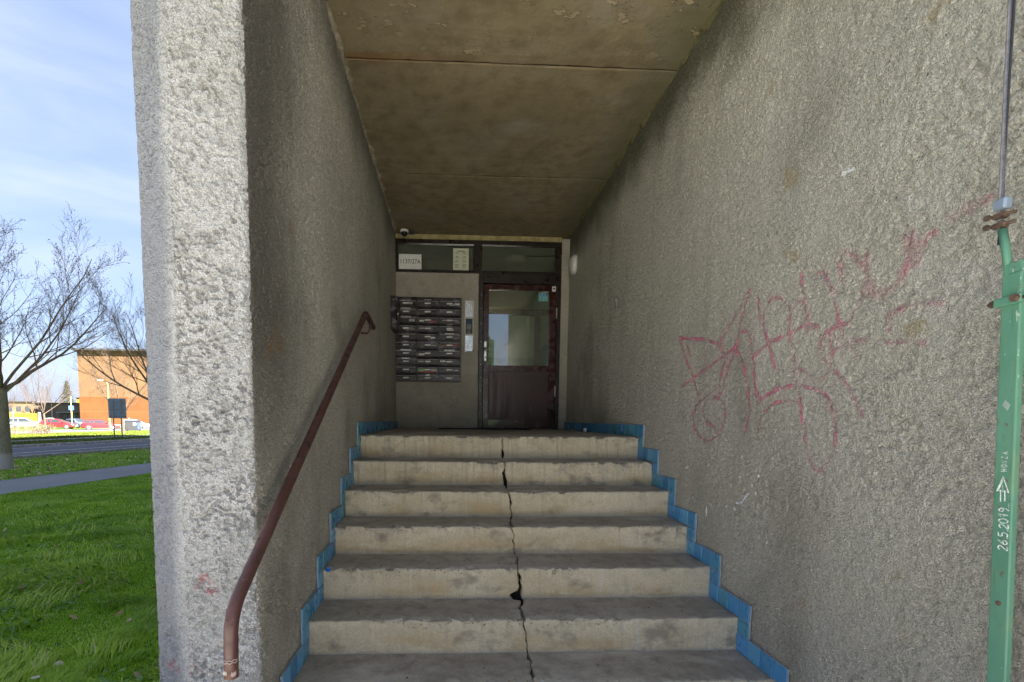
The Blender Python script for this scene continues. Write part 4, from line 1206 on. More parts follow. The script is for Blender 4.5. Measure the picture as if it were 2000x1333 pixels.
MB().tube([(0, .012, 1.835), (0, .022, 1.90), (0, .033, 1.968)], .0095, 12).build('eye_rod', M_green, post, smooth=True)
# handwriting
GL = {'2': [[(.05, .8), (.25, 1), (.5, .9), (.5, .65), (.05, 0), (.55, .05)]], '6': [[(.5, .95), (.2, .6), (.05, .25), (.25, 0), (.5, .2), (.4, .45), (.1, .35)]],
      '5': [[(.5, 1), (.12, 1), (.1, .58), (.4, .6), (.52, .3), (.3, 0), (.05, .1)]], '0': [[(.3, 1), (.08, .7), (.08, .3), (.3, 0), (.52, .3), (.52, .7), (.3, 1)]],
      '1': [[(.15, .75), (.4, 1), (.38, 0)]], '9': [[(.5, .8), (.25, 1), (.08, .75), (.3, .5), (.5, .8), (.45, .3), (.25, 0)]], '.': [[(.15, .0), (.22, .06)]],
      'H': [[(.08, 1), (.08, 0)], [(.5, 1), (.5, 0)], [(.08, .5), (.5, .5)]], 'O': [[(.3, 1), (.08, .7), (.08, .3), (.3, 0), (.52, .3), (.52, .7), (.3, 1)]],
      'N': [[(.08, 0), (.08, 1), (.5, 0), (.5, 1)]], 'Z': [[(.08, 1), (.5, 1), (.08, .0), (.52, .0)]], 'A': [[(.05, 0), (.3, 1), (.55, 0)], [(.15, .35), (.45, .35)]]}
def handwrite(s, z0, ybase, hgt, adv, r_, seed):
    z = z0; rr = random.Random(seed)
    for ch in s:
        m = MB(); sc2 = rr.uniform(.9, 1.1)
        for st in GL[ch]:
            P = catmull(st, 3) if len(st) > 2 and ch not in 'HNZA1' else [np.array(q) for q in st]
            m.tube([(-.0095, ybase+q[1]*hgt*sc2+rr.uniform(-.0004, .0004), z+q[0]*hgt) for q in P], r_, 5)
        m.build('letter', M_mark, post)
        z += adv*(.45 if ch == '.' else 1)*rr.uniform(.92, 1.06)
M_mark = plain('white_marker', (.72, .76, .72), .6, var=.12, scale=60)
t = MT('worn_white_marker', .65)
t.put(t.b.inputs['Alpha'], t.rng(t.noise(260, 4, .7, t.obj()), .36, .52, .25, .95))
M_mark = t.done((.74, .78, .74))
handwrite('26.5.2019', 1.10, -.016, .023, .0150, .0014, 3)
handwrite('HONZA', 1.312, -.008, .013, .0115, .0010, 5)
am = MB()
for pp_ in ([(-.006, 1.232), (-.005, 1.262)], [(.004, 1.230), (.005, 1.262)], [(.014, 1.258), (.0, 1.298), (-.014, 1.256)], [(-.013, 1.258), (.012, 1.260)], [(.010, 1.263), (.0, 1.290)]):
    am.tube([(-.0095, a_, b_) for a_, b_ in pp_], .0013, 5)
am.build('arrow_mark', M_mark, post)
MB().prism([(-.0094, -.004, 1.475), (-.0094, .009, 1.49), (-.0094, .002, 1.505), (-.0094, -.011, 1.49)], (-.0006, 0, 0)).build('sticker', plain('worn_sticker', (.30, .38, .32), .5), post)
MB().lathe([(.0, -.012), (.006, -.0115), (.007, -.009)], (0, 0, .955), 'x', 10).build('rust_spot', M_rust, post)

rope = thing('wire_rope', 'twisted steel wire rope stretched upward from the green post', 'rope', (1.49, 1.311, 1.955))
p0 = Vector((0, .001, .0)); p1 = Vector((.0, .060, 2.2))
M_wire = plain('galvanised_wire', (.24, .235, .26), .45, metal=.75, var=.2, scale=60)
nst = 6
for k in range(nst):
    pts = []
    for j in range(260):
        u = j/259; c_ = p0.lerp(p1, u)+Vector((0, .012*math.sin(u*math.pi), 0))
        a_ = 2*math.pi*(u*2.2/.060+k/nst)
        pts.append(c_+Vector((math.cos(a_)*.0044, math.sin(a_)*.0044, 0)))
    MB().tube(pts, .0019, 6).build('strand', M_wire, rope, smooth=True)
MB().tube([p0+Vector((0, 0, -.03)), p0+Vector((0, .03, 1.1)), p1], .0030, 6).build('core_strand', plain('dark_groove_core', (.03, .03, .035), .6), rope)  # near-black core paints the shade in the grooves between strands
tg = MB(); tg.box(-.013, .012, -.017, .017, .062, .092, .005); tg.build('crimp_sleeve', plain('blue_grey_sleeve', (.30, .38, .48), .4, metal=.3), rope)
for zc_ in (.022, .048):
    g = thing('clip', None, None) if False else None
    cb_ = MB(); cb_.box(-.014, .012, -.013, .015, zc_-.009, zc_+.006, .004)
    cb_.tube([(-.016, -.020, zc_-.004), (.012, -.024, zc_+.002)], .0045, 8); cb_.tube([(-.018, .016, zc_-.002), (.012, .020, zc_+.004)], .0045, 8)
    cb_.lathe([(.0, -.026), (.008, -.026), (.008, -.018), (.0, -.018)], (0, -.021, zc_-.004), 'x', 6)
    cb_.lathe([(.0, -.026), (.008, -.026), (.008, -.018), (.0, -.018)], (0, .017, zc_-.002), 'x', 6)
    cb_.build('rope_clip', M_rust, rope)

# ================================================================== TREES
def tree_branches(seed, height, fork, spread, limbs=7, dens=1.0, up=.35, trunk_r=.17):
    rr = random.Random(seed); out = []; tips = []
    def grow(p, d, L, r, lev, maxlev):
        n = [6, 8, 7, 5, 4][min(lev, 4)]
        pts = [p.copy()]; dd = d.normalized(); q = p.copy()
        for k in range(n):
            dd = (dd+Vector((rr.uniform(-1, 1), rr.uniform(-1, 1), rr.uniform(-.6, 1)))*(.10+.03*lev)+Vector((0, 0, up*.06))).normalized()
            q = q+dd*(L/n); pts.append(q.copy())
        rad = [max(.0022, r*(1-.82*(k/n))) for k in range(n+1)]
        out.append((pts, rad, [9, 7, 5, 4, 3][min(lev, 4)], lev))
        if lev == maxlev: tips.append(pts[-1]); tips.append(pts[len(pts)//2]); return
        nc = int([0, 9, 9, 8, 5][min(lev, 4)]*dens*rr.uniform(.8, 1.2))
        for c in range(nc):
            u = .22+.78*(c+rr.random())/nc; i = min(n-1, int(u*n)); f = u*n-i
            b = pts[i].lerp(pts[i+1], f); t = (pts[i+1]-pts[i]).normalized()
            s = t.cross(Vector((rr.uniform(-1, 1), rr.uniform(-1, 1), rr.uniform(-1, 1)))).normalized()
            nd = (t*rr.uniform(.5, .95)+s*rr.uniform(.5, .95)+Vector((0, 0, up*.5))).normalized()
            grow(b, nd, L*rr.uniform(.34, .55)*(1.12-.5*u), max(.003, rad[i]*rr.uniform(.38, .58)), lev+1, maxlev)
    top = Vector((rr.uniform(-.1, .1), rr.uniform(-.1, .1), fork))
    tp = [Vector((0, 0, -.1)), Vector((.0, 0, .12)), Vector((.01, .01, fork*.4)), Vector((-.02, .0, fork*.75)), top]
    trunk = (tp, [trunk_r*1.35, trunk_r*1.1, trunk_r, trunk_r*.93, trunk_r*.9], 14)
    for k in range(limbs):
        a = 2*math.pi*(k+rr.uniform(-.25, .25))/limbs; el = rr.uniform(.35, 1.05) if k else 1.35
        d = Vector((math.cos(a)*math.cos(el)*spread, math.sin(a)*math.cos(el)*spread, math.sin(el)))
        grow(top+Vector((0, 0, rr.uniform(-.25, .05))), d, (height-fork)*rr.uniform(.85, 1.1), trunk_r*rr.uniform(.28, .42), 1, 4)
    # leader
    grow(top, Vector((rr.uniform(-.15, .15), rr.uniform(-.15, .15), 1)), (height-fork), trunk_r*.5, 1, 4)
    return trunk, out, tips

def tubes_np(branches):
    V = []; F = []; n0 = 0
    for pts, rad, n, *_ in branches:
        P = np.array(pts); m = len(P)
        T = np.gradient(P, axis=0); T /= np.linalg.norm(T, axis=1, keepdims=True)+1e-9
        ref = np.array([0, 0, 1.]) if abs(T[0, 2]) < .9 else np.array([1., 0, 0])
        A = np.cross(T, ref); A /= np.linalg.norm(A, axis=1, keepdims=True)+1e-9
        B = np.cross(T, A); th = np.arange(n)*2*np.pi/n
        ring = P[:, None]+(A[:, None]*np.cos(th)[None, :, None]+B[:, None]*np.sin(th)[None, :, None])*np.array(rad)[:, None, None]
        V.append(ring.reshape(-1, 3))
        i = np.arange(m-1)[:, None]; j = np.arange(n)[None, :]; j1 = (j+1) % n
        F.append(np.stack([n0+i*n+j, n0+i*n+j1, n0+(i+1)*n+j1, n0+(i+1)*n+j], -1).reshape(-1, 4)); n0 += m*n
    return np.concatenate(V), np.concatenate(F)

def bark(name, c1, c2, wash=0):
    t = MT(name, .95, .15); a = t.noise(9, 5, .7, t.obj()); b = t.noise(40, 4, .7, t.map(t.obj(), (1, 1, .3)))
    k = t.mix(t.rng(a, .35, .65), c1, c2)
    k = t.mix(t.rng(b, .35, .7, .5, 0), k, (c1[0]*.4, c1[1]*.4, c1[2]*.4))
    if wash:
        z = t.xyz(t.obj())[2]
        k = t.mix(t.math('MULTIPLY', t.rng(t.math('ADD', z, t.math('MULTIPLY', a, .12)), wash, wash+.12, 1, 0), .75), k, (.36, .33, .31))
    return t.done(k, t.bump(b, .7, .02))
M_bark = bark('bark', (.19, .18, .13), (.28, .25, .17), .42)
M_branch = bark('branch_bark', (.20, .15, .10), (.32, .24, .155))
M_twig = bark('twig_bark', (.18, .125, .10), (.28, .20, .15))
def leaf_bits(tips, rr, prob, size, n=1):
    V = []; F = []
    for p in tips:
        if rr.random() > prob: continue
        for _ in range(n):
            c = np.array(p)+np.array([rr.uniform(-.05, .05) for _ in range(3)])
            a = np.array([rr.gauss(0, 1) for _ in range(3)]); b = np.array([rr.gauss(0, 1) for _ in range(3)])
            a /= np.linalg.norm(a); b -= a*(a@b); b /= np.linalg.norm(b); s = size*rr.uniform(.6, 1.3); k = len(V)
            V += [c-a*s, c+b*s*.5, c+a*s, c-b*s*.5]; F.append((k, k+1, k+2, k+3))
    return V, F
M_dryleaf = plain('dry_leaf', (.12, .07, .035), .9, var=.4, scale=3)
M_dbranch = bark('far_bark', (.055, .042, .034), (.095, .07, .052))
def make_tree(name, label, loc, rz, seed, group=None, leaf=.35, lsize=.022, lm=None, sc=1.0, far=False, **k):
    T = thing(name, label, 'tree', loc, rz, group); T.scale = (sc, sc, sc)
    trunk, br, tips = tree_branches(seed, **k)
    V, F = tubes_np([trunk]); mk('trunk', mesh_np('trunk', V, F), M_dbranch if far else M_bark, T)
    V, F = tubes_np([b for b in br if b[3] <= 2]); cr_ = mk('crown', mesh_np('crown', V, F), M_dbranch if far else M_branch, T)
    V, F = tubes_np([b for b in br if b[3] > 2]); mk('twigs', mesh_np('twigs', V, F), M_dbranch if far else M_twig, cr_)
    V, F = leaf_bits(tips, random.Random(seed+5), leaf, lsize)
    if V: mk('leaves', mesh_np('leaves', np.array(V), np.array(F)), lm or M_dryleaf, cr_)
    return T
def gz(x, y): return float(gheight(np.array(float(x)), np.array(float(y))))
TG = 'bare street trees beyond the lawn'
make_tree('bare_tree', 'large bare tree with whitewashed trunk foot beside the footpath, leftmost', (-11.62, 13.15, gz(-11.62, 13.15)), 2.2, 11, TG, height=5.9, fork=2.1, spread=1.15, limbs=9, dens=1.0, up=.55, trunk_r=.12)
make_tree('bare_tree', 'bare tree half hidden behind the pale wall end, its branches over the orange building', (-11.5, 19.9, gz(-11.5, 19.9)), .4, 23, TG, height=6.3, fork=1.9, spread=1.2, limbs=8, dens=1.0, up=.5, trunk_r=.14)
make_tree('bare_tree', 'slim bare tree behind the road sign in front of the orange building', (-28.2, 43.0, gz(-28.2, 43)), 1.0, 31, TG, far=True, height=7.0, fork=1.6, spread=.9, limbs=6, dens=.85, up=.6, trunk_r=.12)
make_tree('bare_tree', 'bare tree in front of the low beige building', (-50.0, 62.0, gz(-50, 62)), .3, 41, TG, far=True, height=9.0, fork=2.3, spread=1.1, limbs=7, dens=.85, up=.5, trunk_r=.13)
# far trees on the horizon: copies of one crown, told apart by place
far0 = make_tree('far_tree', 'distant bare tree above the yellow wall at the left edge', (-104, 118, gz(-104, 118)), .0, 52, 'distant bare trees on the horizon', far=True, leaf=.0, height=9, fork=2.0, spread=1.0, limbs=7, dens=.9, up=.6, trunk_r=.2)
for i, (x, y, s, rz, lb_) in enumerate([(-93, 112, .85, 1.0, 'distant bare tree just left of the beige building'), (-98, 125, 1.0, 2.3, 'distant bare tree rising behind the beige building roof'), (-112, 122, .9, 3.6, 'distant bare tree farthest left on the horizon')]):
    c = copy_tree(far0); c.location = (x, y, gz(x, y)); c.scale = (s, s, s); c.rotation_euler = (0, 0, rz); c['label'] = lb_
# tree behind the photographer that shows mirrored in the door glass
M_gleaf = plain('late_leaf', (.07, .09, .03), .9, var=.4, scale=3)
make_tree('street_tree', 'sparse tree across the forecourt mirrored in the door glass', (1.2, -13.5, 0), 1.4, 61, leaf=.9, lsize=.05, lm=M_gleaf, height=7.5, fork=2.2, spread=1.0, limbs=7, dens=.75, up=.5, trunk_r=.13)
# spruce
sp_ = thing('spruce_tree', 'dark pointed spruce behind the beige building', 'tree', (-98.8, 130, gz(-98.8, 130)))
V = []; F = []; rr = random.Random(4)
for k in range(1500):
    u = rr.random()**.8; z = 1.2+u*9.5; rmax = (1-u)*2.6+.12; a = rr.uniform(0, 6.283); r1 = rmax*rr.uniform(.35, 1)
    c = np.array([math.cos(a)*r1, math.sin(a)*r1, z-r1*.25]); d = np.array([math.cos(a), math.sin(a), -.3]); s = rr.uniform(.25, .5)
    w = np.array([-math.sin(a), math.cos(a), rr.uniform(-.3, .3)])*s*.4; n0 = len(V)
    V += [c-d*s-w*.3, c-w, c+d*s, c+w]; F.append((n0, n0+1, n0+2, n0+3))
mk('crown', mesh_np('crown', np.array(V), np.array(F)), plain('needles', (.025, .045, .028), .95, var=.3, scale=1), sp_)
MB().tube([(0, 0, -.2), (0, 0, 5), (0, 0, 10)], [.2, .14, .03], 8).build('trunk', M_branch, sp_)

# ================================================================== FAR BUILDINGS
def P(n, m, par, *boxes, bev=0):
    b = MB()
    for q in boxes: b.box(*q, bev)
    return b.build(n, m, par)
def stucco(name, c, v=.12, sc=1.5):
    t = MT(name, .95, .15); n = t.noise(sc*.3, 5, .6); n2 = t.noise(6, 4, .6)
    k = t.mix(t.rng(n, .3, .7), tuple(q*(1-v) for q in c), tuple(min(1, q*(1+v)) for q in c))
    return t.done(t.mix(t.rng(n2, .4, .8, 0, .15), k, tuple(q*.7 for q in c)))
M_or1 = stucco('tan_orange_stucco', (.150, .088, .047)); M_or2 = stucco('deep_orange_stucco', (.145, .062, .024)); M_roof = plain('dark_roof', (.05, .05, .055), .8)
M_wglass = plain('far_window', (.05, .06, .08), .15, spec=.6)
ob_ = thing('orange_building', 'orange four storey building with a darker orange ground floor band', 'building', (-55, 95, -.62))
P('wall', M_or1, ob_, (-15, 16, 0, 12, 5.6, 14.1)); P('ground_floor_wall', M_or2, ob_, (-15.03, 16.03, -.03, 12.03, -.5, 5.6))
P('roof', M_roof, ob_, (-15.6, 16.6, -.6, 12.6, 14.1, 14.45))
for fl in range(4):
    for k in range(4):
        P('window', M_wglass, ob_, (15.98 if fl else 16.0, 16.06, 1.2+2.7*k, 2.4+2.7*k, 1.6+3.2*fl, 3.0+3.2*fl))
P('expansion_joint', plain('joint_line', (.25, .12, .05), .9), ob_, (-15.02, 16.02, -.034, .0, 5.58, 5.63))
P('expansion_joint', plain('joint_line2', (.30, .12, .05), .9), ob_, (-15.0, 16.0, -.034, .0, 2.75, 2.79))
bb = thing('beige_building', 'low flat roofed beige building with a small porch left of the orange building', 'building', (-86, 110, -.62))
M_bei = stucco('beige_stucco', (.15, .118, .10))
P('wall', M_bei, bb, (-4.6, 7, 0, 9, -.3, 4.55)); P('roof', M_roof, bb, (-4.9, 7.3, -.3, 9.3, 4.55, 4.75))
P('porch_roof', plain('porch_grey', (.25, .26, .27), .7), bb, (.8, 4.6, -1.2, 0, 2.55, 2.75))
P('door', M_wglass, bb, (1.4, 2.2, -.04, .0, -.2, 2.2)); P('window', M_wglass, bb, (2.6, 4.2, -.04, .0, 1.0, 2.2))
P('post', M_kerb, bb, (.9, 1.0, -1.15, -1.05, -.3, 2.55)); P('post', M_kerb, bb, (4.4, 4.5, -1.15, -1.05, -.3, 2.55))
P('drainpipe', M_wh, bb, (-1.0, -.9, -.1, -.004, -.3, 4.5))
yb = thing('yellow_building', 'bright yellow building top showing above the beige roof', 'building', (-94, 134, -.62))
M_yb = stucco('yellow_stucco', (.30, .20, .03))
P('wall', M_yb, yb, (-5.5, 7, 0, 10, -.3, 6.6)); P('roof', M_roof, yb, (-5.7, 7.2, -.2, 10.2, 6.6, 6.75)); P('chimney', M_or1, yb, (-6.6, -5.5, 2, 4, -.3, 6.2))
yw = thing('yellow_wall', 'long low yellow garden wall at the left edge behind the white car', 'wall', (-82, 96, -.62))
P('wall_panel', M_yb, yw, (-9, -5.5, 0, .25, -.2, 2.35)); P('wall_panel', M_yb, yw, (-5.46, -1.2, 0, .25, -.2, 2.38)); P('wall_panel', M_yb, yw, (-1.16, 3.6, 0, .25, -.2, 2.34))
for q in (-5.6, -1.3, 3.5): P('post', M_kerb, yw, (q, q+.22, -.06, .31, -.2, 2.55))
tb = thing('tan_building', 'distant tan building at the left edge of the view', 'building', (-124, 142, -.62))
P('wall', stucco('tan_stucco', (.2, .14, .085)), tb, (-8, 7.5, 0, 10, -.3, 5.6)); P('roof', M_roof, tb, (-8.3, 7.8, -.3, 10.3, 5.6, 5.85))
for k in range(5): P('window', M_wglass, tb, (-5+2.4*k, -3.8+2.4*k, -.05, 0, 3.0, 4.4))
tw = thing('tower_block', 'grey tower block far across the forecourt mirrored in the door glass', 'building', (14.5, -240, 0))
P('wall', stucco('tower_grey', (.25, .26, .29)), tw, (-7, 7, -14, 0, 0, 42)); P('roof', M_roof, tw, (-5, 5, -10, -3, 42, 44))
for fl in range(12):
    for k in range(4): P('window', M_wglass, tw, (-5.8+3.2*k, -4.0+3.2*k, .0, .08, 3+3.2*fl, 4.7+3.2*fl))

# ================================================================== CARS
M_tyre = plain('tyre_rubber', (.015, .015, .016), .85); M_rim = plain('alloy_rim', (.45, .45, .46), .35, metal=.7)
M_cglass = plain('car_glass', (.02, .025, .03), .06, spec=.7, var=.02); M_lens = plain('lamp_lens', (.6, .62, .64), .15); M_tail = plain('tail_lens', (.30, .01, .01), .2)
M_trim = plain('black_trim', (.018, .018, .018), .6); M_plt = plain('number_plate', (.7, .7, .68), .5)
def car_paint(name, c):
    t = MT(name, .35, .5); t.b.inputs['Coat Weight'].default_value = .6; t.b.inputs['Coat Roughness'].default_value = .08
    return t.done(t.mix(t.rng(t.noise(3, 4, .6, t.obj()), .4, .75, 0, .25), c, tuple(q*.6+.02 for q in c)))
def sect(zb, zs, w, n=0):
    return None
def loft(stations, name, mat, par, cap=True):
    """stations: list of (x, [(y,z)...]) half sections from bottom to top centre"""
    V = []; F = []
    m = len(stations[0][1])
    for x, s in stations:
        full = [(y, z) for y, z in s]+[(-y, z) for y, z in reversed(s) if abs(y) > 1e-6]
        V += [(x, y, z) for y, z in full]
    k = len(V)//len(stations)
    for i in range(len(stations)-1):
        for j in range(k):
            j1 = (j+1) % k
            F.append((i*k+j, i*k+j1, (i+1)*k+j1, (i+1)*k+j))
    me = bpy.data.meshes.new(name); me.from_pydata(V, [], F+[tuple(range(k-1, -1, -1)), tuple(range(len(V)-k, len(V)))]); me.update()
    bm = bmesh.new(); bm.from_mesh(me); bmesh.ops.recalc_face_normals(bm, faces=bm.faces[:]); bm.to_mesh(me); bm.free()
    o = mk(name, me, mat, par); smooth_by_angle(o, 38); return o
def make_car(name, label, loc, heading, color, kind='wagon', L=4.5, H=1.47, W=1.80, group='cars parked beyond the far lawn'):
    C = thing(name, label, 'car', loc, heading, group); pm_ = car_paint(name+'_paint', color)
    h = L/2; hw = W/2
    belt = .93 if kind != 'van' else 1.02
    hoodx = {'wagon': .95, 'hatch': 1.0, 'van': 1.15, 'sedan': .95}[kind]
    zt = {'nose': .66, 'hood': .86, 'cowl': belt+.02, 'tail': belt+.0}
    st = []
    def S(x, top, w, lo=.22): st.append((x, [(w*.72, lo), (w*.97, lo+.10), (w, .48), (w, min(top-.06, .70)), (w*.97, top-.04), (w*.90, top), (0, top+.02)]))
    S(-h, .80, hw*.80, .34); S(-h+.06, zt['tail']-.05, hw*.90, .28); S(-h+.30, zt['tail'], hw*.97); S(-1.2, belt+.01, hw); S(0, belt, hw); S(hoodx, zt['cowl']-.02, hw*.99)
    S(h-.75, zt['hood'], hw*.97); S(h-.28, .78, hw*.93); S(h-.06, .66, hw*.84, .26); S(h, .56, hw*.74, .32)
    body = loft(st, 'body', pm_, C)
    gx0 = {'wagon': -h+.10, 'hatch': -h+.18, 'van': -h+.08, 'sedan': -h+.75}[kind]; rx0 = {'wagon': -h+.42, 'hatch': -h+.55, 'van': -h+.25, 'sedan': -h+1.35}[kind]
    rx1 = hoodx-.85; gx1 = hoodx+.02
    gs = []
    def G(x, z, w): gs.append((x, [(hw*.93, belt-.05), (hw*.925, belt), (w, max(belt+.004, z-.05)), (w*.90, max(belt+.006, z)), (0, max(belt+.012, z+.015))]))
    G(gx0, belt+.004, hw*.92); G(rx0, H-.05, hw*.76); G((rx0+rx1)/2, H, hw*.76); G(rx1, H-.03, hw*.76); G(gx1, belt+.004, hw*.92)
    cab = loft(gs, 'cabin', pm_, C)
    # glazing panels set just outside the cabin
    def quad(n, pts, m, par, off):
        b = MB(); b.prism(pts, off); return b.build(n, m, par)
    for s in (-1, 1):
        yb_ = s*(hw*.925+.004); yt = s*(hw*.775+.004); z0_, z1_ = belt+.03, H-.085
        f0 = lambda x: x
        xs = [(gx0+.18, rx0+.08), (rx0+(rx1-rx0)*.30, rx0+(rx1-rx0)*.30), ((rx0+rx1)/2+.12, (rx0+rx1)/2+.12), (gx1-.20, rx1-.02)]
        for a_, b_ in zip(xs, xs[1:]):
            quad('window', [(a_[0]+.03, yb_, z0_), (b_[0]-.03, yb_, z0_), (b_[1]-.03, yt, z1_), (a_[1]+.03, yt, z1_)], M_cglass, cab, (0, s*.006, 0))
        quad('sill_trim', [(-h+.5, s*(hw+.002), .24), (h-.6, s*(hw+.002), .24), (h-.6, s*(hw+.002), .31), (-h+.5, s*(hw+.002), .31)], M_trim, body, (0, s*.008, 0))
    ws = lambda s_, z: None
    quad('windscreen', [(gx1-.06, -hw*.80, belt+.05), (gx1-.06, hw*.80, belt+.05), (rx1+.06, hw*.66, H-.06), (rx1+.06, -hw*.66, H-.06)], M_cglass, cab, (.02, 0, .02))
    quad('rear_window', [(gx0+.05, -hw*.78, belt+.07), (gx0+.05, hw*.78, belt+.07), (rx0-.08, hw*.66, H-.10), (rx0-.08, -hw*.66, H-.10)], M_cglass, cab, (-.02, 0, .015))
    for x in (-h+.85, h-.88):
        for s in (-1, 1):
            a_ = MB().lathe([(.0, 0), (.365, 0), (.365, .012), (.0, .012)], (x, s*(hw-.004) if s > 0 else -hw-.008, .33), 'y', 22).build('wheel_arch', M_trim, body)
            w_ = MB().lathe([(.20, -.10), (.30, -.10), (.315, -.07), (.315, .07), (.30, .10), (.20, .10)], (x, s*(hw-.075), .315), 'y', 22).build('wheel', M_tyre, C)
            MB().lathe([(.0, .028), (.06, .028), (.10, .012), (.19, .018), (.205, .0)] if s > 0 else [(.205, 0), (.19, -.018), (.10, -.012), (.06, -.028), (.0, -.028)], (x, s*(hw+.025), .315), 'y', 16).build('rim', M_rim, w_)
    for s in (-1, 1):
        quad('headlight', [(h-.30, s*hw*.90, .60), (h-.05, s*hw*.78, .56), (h-.06, s*hw*.78, .68), (h-.34, s*hw*.90, .74)], M_lens, body, (.03, s*.02, 0))
        quad('tail_light', [(-h+.02, s*hw*.84, .72), (-h+.20, s*hw*.955, .72), (-h+.22, s*hw*.955, .90), (-h+.05, s*hw*.86, .90)], M_tail, body, (-.02, s*.02, 0))
        MB().box(gx1-.30, gx1-.12, s*hw-.02 if s > 0 else -hw-.16, hw+.16 if s > 0 else -hw+.02, belt+.02, belt+.14, .03).build('mirror', pm_, body)
    quad('number_plate', [(h-.005, -.26, .36), (h-.005, .26, .36), (h-.005, .26, .47), (h-.005, -.26, .47)], M_plt, body, (.02, 0, 0))
    quad('bumper_trim', [(h-.03, -hw*.6, .26), (h-.03, hw*.6, .26), (h-.03, hw*.6, .33), (h-.03, -hw*.6, .33)], M_trim, body, (.03, 0, 0))
    if kind in ('wagon', 'van'):
        for s in (-1, 1): MB().tube([(rx0+.1, s*hw*.66, H+.005), (rx0+.2, s*hw*.66, H+.04), (rx1-.2, s*hw*.66, H+.05), (rx1-.05, s*hw*.66, H+.0)], .014, 6).build('roof_rail', M_trim, cab)
    return C
RED = (.26, .008, .012)
make_car('parked_car', 'red estate car parked side on in front of the orange building', (-50.6, 72.5, gz(-50.6, 72.5)), R(34), RED, 'wagon', 4.5)
make_car('parked_car', 'red hatchback parked before the beige building', (-58.2, 74.6, gz(-58.2, 74.6)), R(20), RED, 'hatch', 4.2)
make_car('parked_car', 'white estate car parked farthest left by the yellow wall', (-65.5, 77.8, gz(-65.5, 77.8)), R(30), (.24, .24, .23), 'wagon', 4.6, 1.6)
make_car('parked_car', 'pale green car whose roof shows behind the red hatchback', (-66.0, 83.5, gz(-66, 83.5)), R(32), (.30, .36, .28), 'sedan', 4.5, 1.55)
make_car('parked_car', 'blue car parked behind the gap between the two red cars', (-60.0, 80.8, gz(-60, 80.8)), R(-18), (.10, .14, .26), 'hatch', 4.1)
make_car('parked_car', 'white car partly hidden by the pale wall end', (-50.2, 79.6, gz(-50.2, 79.6)), R(34), (.26, .26, .27), 'hatch', 4.0)

# ================================================================== SIGNS, LAMP, BIN, PERSON, SHRUBS
M_ypole = plain('yellow_pole', (.55, .40, .10), .6); M_galv = plain('galvanised', (.16, .17, .18), .5, metal=.5, var=.15)
M_sback = plain('sign_back_grey', (.17, .21, .26), .6, metal=.1, var=.12, scale=2)
rs = thing('road_sign', 'grey back of a large road sign on two posts beyond the road', 'sign', (-21.95, 33.0, gz(-21.95, 33)), R(14))
P('panel', M_sback, rs, (-.50, .50, -.02, .02, 1.25, 2.55), bev=.006)
for x in (-.22, .22): MB().tube([(x, -.05, -.3), (x, -.05, 2.5)], .035, 10).build('post', M_galv, rs, smooth=True)
for z in (1.35, 1.80, 2.28): P('rail', M_galv, rs, (-.46, .46, -.045, -.02, z, z+.05))
ps = thing('parking_sign', 'blue square parking sign with white P on a yellow pole', 'sign', (-58.8, 78, gz(-58.8, 78)), R(34))
MB().tube([(0, .05, -.2), (0, .05, 4.9)], .06, 8).build('post', M_ypole, ps)
pn = P('panel', plain('sign_blue', (.02, .11, .42), .4), ps, (-.32, .32, -.02, .02, 2.85, 3.49), bev=.01)
mk('lettering', text_mesh('P', .62), plain('sign_white', (.8, .8, .8), .5), pn, loc=(0, -.026, 3.17), rot=(R(90), 0, 0))
lp = thing('street_lamp', 'yellow street lamp pole with a bent arm in front of the orange building', 'lamp', (-43.6, 64, gz(-43.6, 64)), R(36))
MB().tube([(0, 0, -.2), (0, 0, 1.0), (0, 0, 1.05), (0, 0, 5.9), (-.12, 0, 6.2), (-.5, 0, 6.35)], [.11, .11, .075, .06, .05, .04], 10).build('pole', M_ypole, lp, smooth=True)
MB().box(-1.0, -.45, -.12, .12, 6.30, 6.42, .03).build('lamp_head', plain('lamp_white', (.65, .65, .62), .5), lp)
bn = thing('waste_container', 'black waste container with a white sticker beside the pale wall end', 'container', (-36.9, 58.0, gz(-36.9, 58)), R(30))
P('body', plain('bin_black', (.016, .017, .02), .5), bn, (-.75, .75, -.5, .5, .12, 1.15), bev=.04); P('lid', plain('bin_lid', (.03, .03, .05), .45), bn, (-.78, .78, -.53, .53, 1.155, 1.28), bev=.04)
P('sticker', M_paper, bn, (.05, .3, -.512, -.502, .7, .95)); P('sticker', plain('bin_blue', (.03, .05, .25), .4), bn, (.42, .7, -.512, -.502, .2, 1.0))
for x in (-.6, .6):
    for y in (-.4, .4): MB().lathe([(.0, -.03), (.09, -.03), (.09, .03), (.0, .03)], (x, y, .09), 'y', 10).build('wheel', M_tyre, bn)

